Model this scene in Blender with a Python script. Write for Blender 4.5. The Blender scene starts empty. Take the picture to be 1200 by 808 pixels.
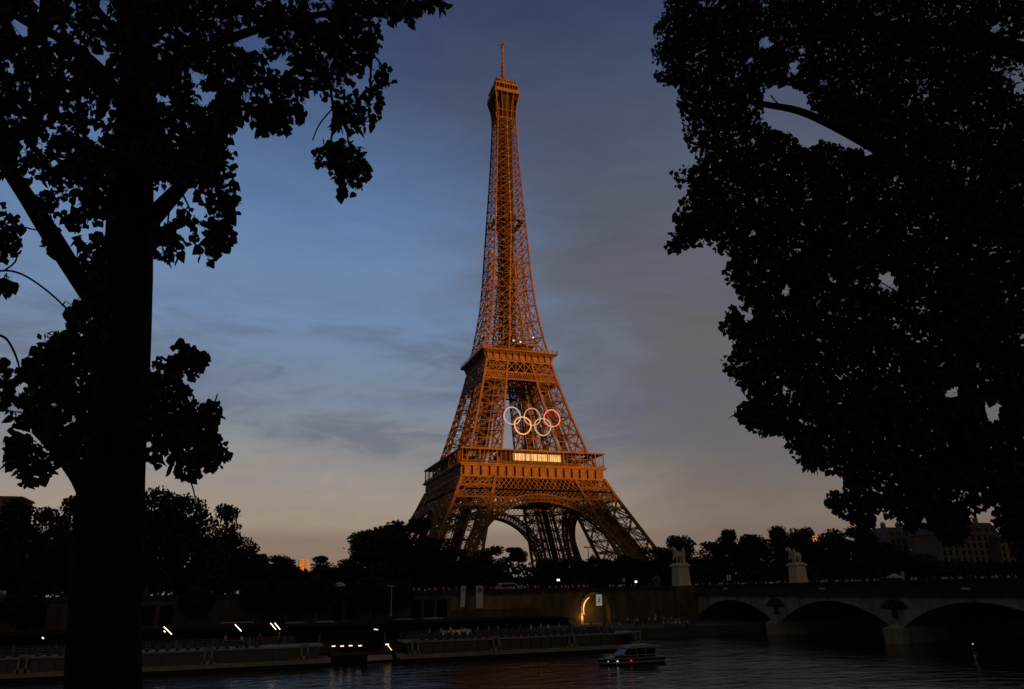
import bpy, bmesh, math, random
from mathutils import Vector, Matrix, noise
random.seed(7)
R = math.radians
PI = math.pi
scene = bpy.context.scene
col = scene.collection

# ------------------------------------------------------------------ camera
CAM = Vector((-124.481, -347.414, 2.10))
YAW, PITCH, ROLL, FPX = 0.35047, 0.32225, -0.018894, 860.369
fw = Vector((math.sin(YAW)*math.cos(PITCH), math.cos(YAW)*math.cos(PITCH), math.sin(PITCH)))
_r = Vector((math.cos(YAW), -math.sin(YAW), 0)); _u = _r.cross(fw)
rt = _r*math.cos(ROLL) + _u*math.sin(ROLL)
up = -_r*math.sin(ROLL) + _u*math.cos(ROLL)
cd = bpy.data.cameras.new('camera'); cam = bpy.data.objects.new('camera', cd); col.objects.link(cam)
M3 = Matrix((rt, up, -fw)).transposed()
cam.matrix_world = Matrix.Translation(CAM) @ M3.to_4x4()
cd.sensor_width = 36; cd.lens = 36*FPX/1200; cd.clip_start = 0.1; cd.clip_end = 20000
scene.camera = cam

# ------------------------------------------------------------------ sun, sky, exposure
SUN_EL, SUN_AZ = R(2.0), R(27.0)            # low sun behind the viewer, a little to the right
tosun = Vector((math.sin(SUN_AZ)*math.cos(SUN_EL), -math.cos(SUN_AZ)*math.cos(SUN_EL), math.sin(SUN_EL)))
sd = bpy.data.lights.new('sun', 'SUN'); so = bpy.data.objects.new('sun', sd); col.objects.link(so)
sd.energy = 3.3; sd.angle = R(1.4); sd.color = (1.0, 0.37, 0.06)
so.rotation_euler = tosun.to_track_quat('Z', 'Y').to_euler()
scene.view_settings.view_transform = 'Standard'
scene.view_settings.look = 'None'
scene.view_settings.exposure = 0.0
scene.view_settings.gamma = 1.0
scene.view_settings.use_curve_mapping = False
scene.cycles.use_denoising = True
scene.cycles.max_bounces = 5
scene.cycles.sample_clamp_indirect = 4

world = bpy.data.worlds.new("World"); scene.world = world; world.use_nodes = True
wt = world.node_tree; wt.nodes.clear()
class NT:
    """small node-writing helper"""
    def __init__(s, t): s.t = t
    def n(s, kind, **kw):
        nd = s.t.nodes.new(kind)
        for k, v in kw.items(): setattr(nd, k, v)
        return nd
    def l(s, a, b): s.t.links.new(a, b)
    def math(s, op, a, b=None, clamp=False):
        nd = s.n('ShaderNodeMath', operation=op, use_clamp=clamp)
        for i, x in enumerate((a, b)):
            if x is None: continue
            if isinstance(x, (int, float)): nd.inputs[i].default_value = x
            else: s.l(x, nd.inputs[i])
        return nd.outputs[0]
    def ramp(s, fac, stops, interp='LINEAR'):
        nd = s.n('ShaderNodeValToRGB'); nd.color_ramp.interpolation = interp
        e = nd.color_ramp.elements
        while len(e) < len(stops): e.new(0.5)
        for x, (p, c) in zip(e, stops):
            x.position = p; x.color = (*c, 1) if len(c) == 3 else c
        s.l(fac, nd.inputs[0]); return nd.outputs[0]
    def mapr(s, v, a, b, c=0.0, d=1.0, smooth=True):
        nd = s.n('ShaderNodeMapRange', interpolation_type='SMOOTHSTEP' if smooth else 'LINEAR')
        s.l(v, nd.inputs['Value'])
        for k, x in zip(('From Min', 'From Max', 'To Min', 'To Max'), (a, b, c, d)): nd.inputs[k].default_value = x
        return nd.outputs[0]
    def mix(s, f, a, b, blend='MIX'):
        nd = s.n('ShaderNodeMix', data_type='RGBA', blend_type=blend)
        if isinstance(f, (int, float)): nd.inputs[0].default_value = f
        else: s.l(f, nd.inputs[0])
        for i, x in ((6, a), (7, b)):
            if isinstance(x, tuple): nd.inputs[i].default_value = (*x, 1)
            else: s.l(x, nd.inputs[i])
        return nd.outputs[2]
    def noise(s, vec, scale, detail=4, rough=0.55, dist=0.0):
        nd = s.n('ShaderNodeTexNoise'); s.l(vec, nd.inputs['Vector'])
        nd.inputs['Scale'].default_value = scale; nd.inputs['Detail'].default_value = detail
        nd.inputs['Roughness'].default_value = rough; nd.inputs['Distortion'].default_value = dist
        return nd.outputs[0]
def S(r, g, b):
    """sRGB 0-255 to linear"""
    f = lambda c: (c/255)/12.92 if c/255 <= 0.04045 else ((c/255+0.055)/1.055)**2.4
    return (f(r), f(g), f(b))

w = NT(wt)
tc = w.n('ShaderNodeTexCoord'); dirv = tc.outputs['Generated']
sep = w.n('ShaderNodeSeparateXYZ'); w.l(dirv, sep.inputs[0])
X, Y, Z = sep.outputs
az = w.math('ARCTAN2', X, Y)                 # 0 = +y, positive towards +x
el = w.math('ARCSINE', Z)
sky = w.n('ShaderNodeTexSky', sky_type='NISHITA', sun_disc=False)
sky.sun_elevation = SUN_EL; sky.sun_rotation = PI - SUN_AZ
sky.air_density = 1.0; sky.dust_density = 1.2; sky.ozone_density = 2.0
SKY_K = 0.10
nish = w.mix(1.0, sky.outputs[0], (SKY_K, SKY_K, SKY_K), 'MULTIPLY')
# streaky cloud noise: stretched along the horizon
mp = w.n('ShaderNodeCombineXYZ'); w.l(az, mp.inputs[0]); w.l(w.math('MULTIPLY', el, 3.6), mp.inputs[1]); mp.inputs[2].default_value = 3.3
n1 = w.noise(mp.outputs[0], 2.6, 7, 0.60, 0.5)
n2 = w.noise(mp.outputs[0], 7.5, 6, 0.62, 0.6)
elr = w.mapr(el, 0.0, 1.2, 0, 1, False)      # elevation/1.2 rad
# clear dusk air seen through the gap in the cloud
blue = w.ramp(elr, [(0.0, S(152,128,110)), (0.05, S(164,145,126)), (0.095, S(170,154,140)), (0.15, S(156,153,153)), (0.20, S(138,151,170)), (0.29, S(122,150,188)),
                    (0.40, S(104,133,175)), (0.56, S(66,84,124)), (0.8, S(44,56,80)), (1.0, S(30,36,52))])
blue = w.mix(0.15, blue, nish)
# grey veil to the right and above
veil = w.ramp(elr, [(0.0, S(136,114,94)), (0.05, S(128,113,99)), (0.15, S(112,107,105)), (0.30, S(99,99,104)), (0.48, S(80,88,108)), (0.62, S(56,68,98)),
                    (0.8, S(44,54,74)), (1.0, S(28,34,48))])
azb = w.math('ADD', az, w.math('MULTIPLY', w.math('SUBTRACT', n1, 0.5), 0.35))
azt = w.math('ADD', azb, w.math('MULTIPLY', w.math('SUBTRACT', el, 0.33), 0.50))   # the bank leans
right = w.mapr(azt, 0.21, 0.55)
skyc = w.mix(right, blue, veil)
# dark streaky patches low on the left
patch = w.math('MULTIPLY', w.mapr(n1, 0.36, 0.60), w.math('MULTIPLY', w.mapr(el, 0.09, 0.19), w.mapr(el, 0.45, 0.30)))
patch = w.math('MULTIPLY', patch, w.mapr(n2, 0.34, 0.60, 0.25, 1.0))
skyc = w.mix(w.math('MULTIPLY', patch, 0.66), skyc, S(86,94,114))
skyc = w.mix(1.0, skyc, w.ramp(n2, [(0.25, (0.90,0.905,0.92)), (0.75, (1.09,1.085,1.07))]), 'MULTIPLY')
skyc = w.mix(1.0, skyc, w.ramp(n1, [(0.25, (0.90,0.91,0.93)), (0.75, (1.08,1.07,1.06))]), 'MULTIPLY')
# mauve bar close to the horizon, pale band above it
bar = w.math('MULTIPLY', w.mapr(el, 0.085, 0.062), w.mapr(n1, 0.28, 0.5))
skyc = w.mix(w.math('MULTIPLY', bar, 0.5), skyc, S(116,98,92))
# unseen sky to the sides and behind is darkened to keep the foreground black
side = w.mapr(w.math('ABSOLUTE', w.math('SUBTRACT', az, 0.30)), 0.50, 1.2, 1.0, 0.10)
back = w.mapr(Y, -0.35, 0.45, 0.0, 1.0)
k = w.math('MULTIPLY', side, back)
dark = w.mix(1.0, nish, (0.10, 0.09, 0.085), 'MULTIPLY')
dark = w.mix(0.75, dark, (0.030, 0.027, 0.026))
west = w.mapr(Y, -0.60, -0.98)
dark = w.mix(west, dark, (0.20, 0.148, 0.106))      # unseen warm glow added behind the viewer to lift the stone fronts
skyc = w.mix(k, dark, skyc)
bg = w.n('ShaderNodeBackground'); w.l(skyc, bg.inputs[0]); bg.inputs[1].default_value = 1.0
wo = w.n('ShaderNodeOutputWorld'); w.l(bg.outputs[0], wo.inputs[0])

# ------------------------------------------------------------------ rays through the photograph (measuring aids, 1200 px wide)
def ray(u, v): return fw*FPX + rt*(u-600) - up*(v-404)
def aty(u, v, y):
    k = ray(u, v); return CAM + k*((y-CAM.y)/k.y)
def atz(u, v, z):
    k = ray(u, v); return CAM + k*((z-CAM.z)/k.z)
hd = Vector((math.sin(YAW), math.cos(YAW), 0))
def atd(u, v, D):
    """point on the vertical plane D metres ahead of the viewer"""
    k = ray(u, v); return CAM + k*(D/k.dot(hd))

# ------------------------------------------------------------------ materials
MATS = {}
def mat(name, c, c2=None, rough=0.8, scale=1.0, bump=0.0, metal=0.0, emit=None, es=0.0, stretch=(1,1,1), spec=0.4, detail=5, alpha=None):
    if name in MATS: return MATS[name]
    m = bpy.data.materials.new(name); m.use_nodes = True
    t = NT(m.node_tree); b = m.node_tree.nodes['Principled BSDF']
    b.inputs['Roughness'].default_value = rough; b.inputs['Metallic'].default_value = metal
    b.inputs['Specular IOR Level'].default_value = spec
    tcn = t.n('ShaderNodeTexCoord'); mpn = t.n('ShaderNodeMapping'); t.l(tcn.outputs['Object'], mpn.inputs[0])
    mpn.inputs['Scale'].default_value = stretch
    nz = t.noise(mpn.outputs[0], scale, detail, 0.6)
    c2 = c2 or tuple(x*0.6 for x in c)
    t.l(t.ramp(nz, [(0.32, c2), (0.68, c)]), b.inputs['Base Color'])
    if bump:
        bp = t.n('ShaderNodeBump'); bp.inputs['Strength'].default_value = bump; bp.inputs['Distance'].default_value = 0.05
        t.l(nz, bp.inputs['Height']); t.l(bp.outputs[0], b.inputs['Normal'])
    if emit:
        b.inputs['Emission Color'].default_value = (*emit, 1); b.inputs['Emission Strength'].default_value = es
    MATS[name] = m; return m

def brick_mat(name, c, c2, mortar, bw, bh, rough=0.9):
    m = bpy.data.materials.new(name); m.use_nodes = True
    t = NT(m.node_tree); b = m.node_tree.nodes['Principled BSDF']; b.inputs['Roughness'].default_value = rough
    tcn = t.n('ShaderNodeTexCoord'); sp = t.n('ShaderNodeSeparateXYZ'); t.l(tcn.outputs['Object'], sp.inputs[0])
    cb = t.n('ShaderNodeCombineXYZ'); t.l(t.math('ADD', sp.outputs[0], sp.outputs[1]), cb.inputs[0]); t.l(sp.outputs[2], cb.inputs[1])
    br = t.n('ShaderNodeTexBrick'); t.l(cb.outputs[0], br.inputs['Vector'])
    br.inputs['Color1'].default_value = (*c, 1); br.inputs['Color2'].default_value = (*c2, 1); br.inputs['Mortar'].default_value = (*mortar, 1)
    br.inputs['Scale'].default_value = 1.0; br.inputs['Mortar Size'].default_value = 0.02
    br.inputs['Brick Width'].default_value = bw; br.inputs['Row Height'].default_value = bh
    mpn = t.n('ShaderNodeMapping'); t.l(tcn.outputs['Object'], mpn.inputs[0]); mpn.inputs['Scale'].default_value = (1, 1, 0.25)
    nz = t.noise(mpn.outputs[0], 0.5, 6, 0.65)
    st = t.ramp(nz, [(0.35, (0.45, 0.42, 0.38)), (0.65, (1, 1, 1))])
    t.l(t.mix(1.0, br.outputs[0], st, 'MULTIPLY'), b.inputs['Base Color'])
    bp = t.n('ShaderNodeBump'); bp.inputs['Strength'].default_value = 0.5; bp.inputs['Distance'].default_value = 0.04
    t.l(br.outputs[1], bp.inputs['Height']); t.l(bp.outputs[0], b.inputs['Normal'])
    MATS[name] = m; return m

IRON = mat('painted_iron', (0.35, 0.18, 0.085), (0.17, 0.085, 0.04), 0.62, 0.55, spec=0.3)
IRON_D = mat('shade_dark_iron', (0.070, 0.040, 0.022), (0.04, 0.023, 0.013), 0.7, 0.3, spec=0.2)  # darker copy of the tower iron; inner shade put into the colour
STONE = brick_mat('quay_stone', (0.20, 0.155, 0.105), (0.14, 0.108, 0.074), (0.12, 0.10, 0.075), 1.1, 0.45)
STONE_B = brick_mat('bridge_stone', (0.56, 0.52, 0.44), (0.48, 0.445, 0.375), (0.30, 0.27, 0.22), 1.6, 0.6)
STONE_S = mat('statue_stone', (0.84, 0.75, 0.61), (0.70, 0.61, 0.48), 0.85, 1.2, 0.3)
STONE_D = mat('shade_dark_stone', (0.065, 0.056, 0.046), (0.035, 0.03, 0.025), 0.9, 1.0, 0.3)  # overhang shade on parapet and cornice put into the stone colour
DARKHOLE = mat('interior_shade', (0.015, 0.014, 0.013), (0.008, 0.008, 0.008), 0.95, 1.0)  # near-black colour stands for shade inside the wall openings
BARK = mat('bark', (0.040, 0.034, 0.028), (0.018, 0.015, 0.012), 0.95, 9.0, 0.9, stretch=(1, 1, 0.25), spec=0.1)
BARK_P = mat('plane_bark', (0.13, 0.115, 0.09), (0.06, 0.05, 0.038), 0.95, 2.0, 0.5, spec=0.1)
LEAF_N = mat('near_leaf', (0.032, 0.040, 0.020), (0.018, 0.024, 0.012), 0.7, 20.0, spec=0.15)
LEAVES = [mat('leaf_dark', (0.045, 0.055, 0.026), (0.02, 0.028, 0.013), 0.85, 0.5, spec=0.1),
          mat('leaf_mid', (0.062, 0.068, 0.030), (0.03, 0.036, 0.016), 0.85, 0.5, spec=0.1),
          mat('leaf_olive', (0.088, 0.082, 0.036), (0.045, 0.044, 0.02), 0.85, 0.6, spec=0.1)]
GROUND = mat('quay_ground', (0.10, 0.09, 0.078), (0.06, 0.055, 0.048), 0.95, 0.2, 0.2)
HILLM = mat('hill_ground', (0.05, 0.055, 0.03), (0.03, 0.03, 0.02), 0.95, 0.05)
BOATPALE = mat('boat_pale_paint', (0.42, 0.36, 0.29), (0.27, 0.23, 0.185), 0.6, 1.5)
BOATDARK = mat('boat_dark_paint', (0.03, 0.028, 0.03), (0.018, 0.018, 0.02), 0.55, 1.0)
GLASS = mat('dark_glass', (0.009, 0.010, 0.012), (0.006, 0.006, 0.008), 0.2, 0.7, spec=0.3)
ROOFD = mat('dark_roof', (0.016, 0.015, 0.015), (0.010, 0.010, 0.010), 0.97, 0.8, spec=0.02)
WHITE = mat('white_paint', (0.62, 0.60, 0.58), (0.5, 0.48, 0.46), 0.5, 2.0)
CLOTH = mat('banner_cloth', (0.82, 0.82, 0.86), (0.72, 0.72, 0.76), 0.85, 0.8)
STEEL = mat('grey_steel', (0.25, 0.25, 0.26), (0.16, 0.16, 0.17), 0.5, 3.0, metal=0.3)
BLACKM = mat('black_metal', (0.02, 0.02, 0.022), (0.012, 0.012, 0.013), 0.5, 3.0)
RUBBER = mat('rubber', (0.02, 0.02, 0.02), (0.014, 0.014, 0.014), 0.9, 5.0)
ZINC = mat('zinc_roof', (0.13, 0.135, 0.15), (0.085, 0.09, 0.1), 0.6, 0.4)
LIME = mat('limestone_wall', (0.23, 0.20, 0.16), (0.16, 0.14, 0.11), 0.9, 0.35)
LIME2 = mat('warm_render_wall', (0.34, 0.24, 0.16), (0.25, 0.18, 0.12), 0.9, 0.2)
CONC = mat('tower_block_concrete', (0.55, 0.44, 0.32), (0.42, 0.33, 0.24), 0.85, 0.05)
BROWN = mat('brown_wood', (0.22, 0.13, 0.07), (0.13, 0.075, 0.04), 0.8, 2.0)
def lampmat(name, c, s): return mat(name, (0.5, 0.5, 0.5), None, 0.5, 2.0, emit=c, es=s)

# ------------------------------------------------------------------ mesh helpers
class MB:
    def __init__(s): s.v = []; s.f = []; s.m = []
    def add(s, vs, fs, mi=0):
        o = len(s.v); s.v += [tuple(x) for x in vs]; s.f += [tuple(i+o for i in f) for f in fs]; s.m += [mi]*len(fs)
    def box(s, x0, x1, y0, y1, z0, z1, mi=0):
        s.add([(x0,y0,z0),(x1,y0,z0),(x1,y1,z0),(x0,y1,z0),(x0,y0,z1),(x1,y0,z1),(x1,y1,z1),(x0,y1,z1)],
              [(3,2,1,0),(4,5,6,7),(0,1,5,4),(1,2,6,5),(2,3,7,6),(3,0,4,7)], mi)
    def bar(s, p, q, w, d=None, n=None, mi=0):
        """box beam from p to q, w wide across, d deep along n"""
        p = Vector(p); q = Vector(q); a = q-p
        if a.length < 1e-6: return
        a.normalize(); d = d or w
        n = Vector(n) if n is not None else (Vector((0,0,1)) if abs(a.z) < 0.9 else Vector((0,1,0)))
        n = n - a*n.dot(a)
        if n.length < 1e-4: n = a.orthogonal()
        n.normalize(); b = a.cross(n)
        vs = []
        for c in (p, q):
            for i, j in ((-1,-1),(1,-1),(1,1),(-1,1)): vs.append(c + b*(w/2*i) + n*(d/2*j))
        s.add(vs, [(3,2,1,0),(4,5,6,7),(0,1,5,4),(1,2,6,5),(2,3,7,6),(3,0,4,7)], mi)
    def lbar(s, p, q, w, d, n, mi=0):
        """open lattice beam: two edge strips with zigzag lacing"""
        p = Vector(p); q = Vector(q); a = (q-p); L = a.length
        if L < 1e-5: return
        a.normalize(); n = Vector(n); n = (n-a*n.dot(a)).normalized(); b = a.cross(n); o = b*(w*.38)
        s.bar(p+o, q+o, w*.15, d, n, mi); s.bar(p-o, q-o, w*.15, d, n, mi)
        k = max(3, int(L/(w*1.5)))
        for i in range(k):
            f = 1 if i % 2 else -1
            s.bar(p+a*(L*i/k)+o*f, p+a*(L*(i+1)/k)-o*f, w*.10, d*.4, n, mi)
    def tube(s, pts, rad, seg=8, mi=0, cap=True):
        pts = [Vector(p) for p in pts]; n = len(pts)
        if not hasattr(rad, '__len__'): rad = [rad]*n
        o = len(s.v); ref = None
        for i, p in enumerate(pts):
            a = (pts[min(i+1, n-1)] - pts[max(i-1, 0)]).normalized()
            if ref is None: ref = a.orthogonal().normalized()
            ref = (ref - a*ref.dot(a)); ref = ref.normalized() if ref.length > 1e-5 else a.orthogonal().normalized()
            b = a.cross(ref)
            for k in range(seg):
                t = 2*PI*k/seg; s.v.append(tuple(p + (ref*math.cos(t) + b*math.sin(t))*rad[i]))
        for i in range(n-1):
            for k in range(seg):
                k2 = (k+1) % seg
                s.f.append((o+i*seg+k, o+i*seg+k2, o+(i+1)*seg+k2, o+(i+1)*seg+k)); s.m.append(mi)
        if cap:
            s.f.append(tuple(o+k for k in reversed(range(seg)))); s.m.append(mi)
            s.f.append(tuple(o+(n-1)*seg+k for k in range(seg))); s.m.append(mi)
    def lathe(s, prof, c=(0,0,0), seg=16, mi=0):
        o = len(s.v); n = len(prof)
        for r_, z in prof:
            for k in range(seg):
                t = 2*PI*k/seg; s.v.append((c[0]+r_*math.cos(t), c[1]+r_*math.sin(t), c[2]+z))
        for i in range(n-1):
            for k in range(seg):
                k2 = (k+1) % seg; s.f.append((o+i*seg+k, o+i*seg+k2, o+(i+1)*seg+k2, o+(i+1)*seg+k)); s.m.append(mi)
        s.f.append(tuple(o+k for k in reversed(range(seg)))); s.m.append(mi)
        s.f.append(tuple(o+(n-1)*seg+k for k in range(seg))); s.m.append(mi)
    def frustum(s, h0, z0, h1, z1, mi=0):
        s.add([(-h0,-h0,z0),(h0,-h0,z0),(h0,h0,z0),(-h0,h0,z0),(-h1,-h1,z1),(h1,-h1,z1),(h1,h1,z1),(-h1,h1,z1)],
              [(3,2,1,0),(4,5,6,7),(0,1,5,4),(1,2,6,5),(2,3,7,6),(3,0,4,7)], mi)
    def prism(s, poly, y0, y1, mi=0):
        """extrude an (x,z) outline along y"""
        n = len(poly)
        s.add([(x,y0,z) for x,z in poly]+[(x,y1,z) for x,z in poly],
              [tuple(range(n)), tuple(reversed(range(n,2*n)))]+[(i,i+n,(i+1)%n+n,(i+1)%n) for i in range(n)], mi)
    def rot4(s, fn):
        """run fn on a scratch builder and copy its result to the four faces"""
        t = MB(); fn(t)
        for k in range(4):
            c, sn = [(1,0),(0,1),(-1,0),(0,-1)][k]
            s.add([(c*x-sn*y, sn*x+c*y, z) for x,y,z in t.v], t.f)
    def build(s, name, mats, parent=None, smooth=False, loc=None):
        me = bpy.data.meshes.new(name); me.from_pydata(s.v, [], s.f)
        mats = mats if isinstance(mats, (list, tuple)) else [mats]
        for m in mats: me.materials.append(m)
        if len(mats) > 1: me.polygons.foreach_set('material_index', s.m)
        bm = bmesh.new(); bm.from_mesh(me); bmesh.ops.recalc_face_normals(bm, faces=bm.faces); bm.to_mesh(me); bm.free()
        if smooth: me.polygons.foreach_set('use_smooth', [True]*len(me.polygons))
        me.update()
        o = bpy.data.objects.new(name, me); col.objects.link(o)
        if parent: o.parent = parent
        if loc is not None: o.location = loc
        return o
def tag(o, label=None, cat=None, group=None, kind=None):
    if label: o['label'] = label
    if cat: o['category'] = cat
    if group: o['group'] = group
    if kind: o['kind'] = kind
    return o
def thing(name, label, cat, loc=(0,0,0), rz=0, group=None):
    o = bpy.data.objects.new(name, None); col.objects.link(o); o.empty_display_size = 0.5
    o.location = loc; o.rotation_euler = (0,0,rz)
    return tag(o, label, cat, group)
def dup(o, parent=None):
    c = o.copy(); col.objects.link(c)
    if parent is not None: c.parent = parent
    for ch in o.children: dup(ch, c)
    return c
def skinmesh(name, verts, edges, radii, sub=1):
    me = bpy.data.meshes.new(name); me.from_pydata(verts, edges, [])
    ob = bpy.data.objects.new(name, me); col.objects.link(ob)
    md = ob.modifiers.new('skin', 'SKIN')
    for d, r_ in zip(me.skin_vertices[0].data, radii):
        d.radius = (r_, r_) if not hasattr(r_, '__len__') else r_
    me.skin_vertices[0].data[0].use_root = True
    sb = ob.modifiers.new('sub', 'SUBSURF'); sb.levels = sub; sb.render_levels = sub
    dg = bpy.context.evaluated_depsgraph_get(); dg.update()
    out = bpy.data.meshes.new_from_object(ob.evaluated_get(dg))
    bpy.data.objects.remove(ob); bpy.data.meshes.remove(me)
    out.name = name
    return out

# ------------------------------------------------------------------ the setting: ground, water, hill
WATER_Z, QUAY_LOW, QUAY_UP = -7.6, -5.6, 1.35
WALL_Y = -183.0
prof = [(-2500, 2.0), (-700, 2.0), (-430, 0.6), (-338.6, 0.4), (-338.4, -11), (-209.5, -11), (-209, QUAY_LOW), (WALL_Y+1.2, QUAY_LOW), (WALL_Y+1.3, QUAY_UP),
        (-160, QUAY_UP), (-120, 0.2), (100, 0.0), (700, 0.0), (9000, 0.0)]
g = MB(); xs = [-9000, -1500, -600, -300, -150, -20, 60, 300, 800, 2000, 9000]
for x in xs:
    for y, z in prof: g.v.append((x, y, z))
np_ = len(prof)
for i in range(len(xs)-1):
    for j in range(np_-1): g.f.append((i*np_+j, (i+1)*np_+j, (i+1)*np_+j+1, i*np_+j+1)); g.m.append(0)
tag(g.build('ground', GROUND), kind='structure')
# river
wm = bpy.data.materials.new('river_water'); wm.use_nodes = True
t = NT(wm.node_tree); b = wm.node_tree.nodes['Principled BSDF']
b.inputs['Base Color'].default_value = (0.012, 0.013, 0.012, 1); b.inputs['Roughness'].default_value = 0.10; b.inputs['IOR'].default_value = 1.33
b.inputs['Specular IOR Level'].default_value = 0.32
tcn = t.n('ShaderNodeTexCoord'); mpn = t.n('ShaderNodeMapping'); t.l(tcn.outputs['Object'], mpn.inputs[0]); mpn.inputs['Scale'].default_value = (0.55, 1.0, 1); mpn.inputs['Rotation'].default_value = (0, 0, 0.2)
na = t.noise(mpn.outputs[0], 0.55, 5, 0.6, 0.4); nb = t.noise(mpn.outputs[0], 0.07, 3, 0.5)
ht = t.math('ADD', t.math('MULTIPLY', na, 0.55), t.math('MULTIPLY', nb, 1.2))
bp = t.n('ShaderNodeBump'); bp.inputs['Strength'].default_value = 0.8; bp.inputs['Distance'].default_value = 0.45
t.l(ht, bp.inputs['Height']); t.l(bp.outputs[0], b.inputs['Normal'])
MATS['water'] = wm
g = MB(); g.add([(-9000,-338.5,WATER_Z),(9000,-338.5,WATER_Z),(9000,-209.2,WATER_Z),(-9000,-209.2,WATER_Z)], [(0,1,2,3)])
tag(g.build('water', wm), kind='structure')
# the hill of the right bank behind the viewer; its unseen ridge is shaped to shade the foot of the tower
g = MB(); hx = [-260+2.2*i for i in range(560)]
hr_ = random.Random(2)
def ridge(x):
    return 47 + 1.6*noise.noise((x*0.02, 1.3, 0)) + 1.6*noise.noise((x*0.06, 5.1, 0)) + 7*max(0, min(1, (x-325)/40))  # raised end added to shade the tower's rear right pillar
rows = [(-425, 0.0), (-480, 0.35), (-560, 0.85), (-600, 1.0), (-700, 0.9), (-1000, 0.6), (-1400, 0.0)]
for x in hx:
    e = max(0.0, min(1.0, (610-abs(x-350))/120.0)); spike = hr_.uniform(0, 1)**1.2*21  # random spikes added to soften the ridge's shadow edge
    for y, k in rows: g.v.append((x, y, -1.0 + k*ridge(x)*e + (1 + (spike*e if k == 1 else 0) if k else 0)))
nr = len(rows)
for i in range(len(hx)-1):
    for j in range(nr-1): g.f.append((i*nr+j, (i+1)*nr+j, (i+1)*nr+j+1, i*nr+j+1)); g.m.append(0)
tag(g.build('hill', HILLM), kind='structure')

# ------------------------------------------------------------------ THE TOWER
HZ = [0, 18, 42.5, 50, 57, 64, 88, 104, 122, 143, 160, 176, 200, 225, 240, 262, 276]
HH = [59.5, 50.5, 38.2, 34.9, 31.9, 29.2, 22.5, 18.7, 15.2, 12.0, 10.5, 9.7, 8.4, 7.0, 6.3, 5.5, 5.2]
GZ = [0, 57, 64.6, 100, 124, 165, 190, 300]
GG = [36.5, 17.0, 14.2, 8.0, 4.0, 1.35, 0.0, 0.0]
def lerp(z, A, B):
    if z <= A[0]: return B[0]
    for i in range(len(A)-1):
        if z <= A[i+1]:
            return B[i] + (B[i+1]-B[i])*(z-A[i])/(A[i+1]-A[i])
    return B[-1]
H = lambda z: lerp(z, HZ, HH)
G = lambda z: lerp(z, GZ, GG)
tower = thing('lattice_tower', 'tall brown wrought iron lattice tower on four arched legs, lit orange above', 'tower')

def pillar(sx, sy, zs, cw, bw, star=True, inner=True):
    m = MB()
    C = lambda z: [Vector((sx*H(z), sy*H(z), z)), Vector((sx*G(z), sy*H(z), z)), Vector((sx*G(z), sy*G(z), z)), Vector((sx*H(z), sy*G(z), z))]
    nrm = [Vector((0,sy,0)), Vector((-sx,0,0)), Vector((0,-sy,0)), Vector((sx,0,0))]
    for a, b_ in zip(zs[:-1], zs[1:]):
        A, B = C(a), C(b_); Mm = C((a+b_)/2)
        for k in range(4):
            m.bar(A[k], B[k], cw, cw, nrm[k])
            k2 = (k+1) % 4; n = nrm[k]
            m.lbar(A[k], A[k2], bw*1.2, bw*0.7, n)
            lw_ = bw*(1.9 if cw > 1.1 else 1.25); m.lbar(A[k], B[k2], lw_, bw*0.5, n); m.lbar(A[k2], B[k], lw_, bw*0.45, n)
            if cw > 1.1: m.lbar(Mm[k], Mm[k2], bw*1.5, bw*.5, n); m.bar(A[k].lerp(B[k], .5), (A[k2]+B[k2])/2, bw*.3, bw*.3, n)
            if star:
                c = (A[k]+A[k2]+B[k]+B[k2])/4
                m.bar((A[k]+A[k2])/2, (B[k]+B[k2])/2, bw*0.36, bw*0.4, n)
                m.bar(Mm[k], Mm[k2], bw*0.34, bw*0.4, n)
                e = c + n*0.05; s_ = bw*1.1
                ax = (A[k2]-A[k]).normalized(); ay = (B[k]-A[k]).normalized()
                m.add([e-ax*s_, e-ay*s_, e+ax*s_, e+ay*s_], [(0,1,2,3)])
        if inner:
            m.bar(A[0], A[2], bw*0.6, mi=1); m.bar(A[1], A[3], bw*0.6, mi=1)
            ca, cb = (A[0]+A[2])/2, (B[0]+B[2])/2
            # inclined lift track and stair inside the leg
            off = (A[1]-A[3]).normalized()*1.5
            for s2 in (-1, 1): m.bar(ca+off*s2, cb+off*s2, bw*0.6, mi=1)
            # solid beds of the lift and stairs, made wide to darken the leg
            m.bar(ca, cb, 2.7 if cw < 1.1 else 3.4, 0.5, (0,-1,0), mi=1); m.bar(ca+off*1.9, cb+off*1.9, 1.3, 0.4, (0,-1,0.3), mi=1); m.bar(ca-off*1.8, cb-off*1.8, 1.1, 0.4, (1,0,0.2), mi=1)
            nn = 4
            for i in range(nn):
                p = ca.lerp(cb, i/nn); q_ = ca.lerp(cb, (i+1)/nn)
                m.bar(p-off, p+off, bw*0.35, mi=1); m.bar(p-off*1.0, q_+off, bw*0.3, mi=1)
                m.bar(p+off*2.2, q_+off*1.6, bw*0.3, mi=1); m.bar(p+off*1.6, p+off*2.6, bw*0.3, mi=1)
    return m
Q4 = [(-1,-1),(1,-1),(1,1),(-1,1)]
low = [1.5, 12, 22.5, 32.5, 41.5, 50.5]
mid = [56, 64.5, 73.5, 82.5, 91, 99.5, 104.6, 110.8]
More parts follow.
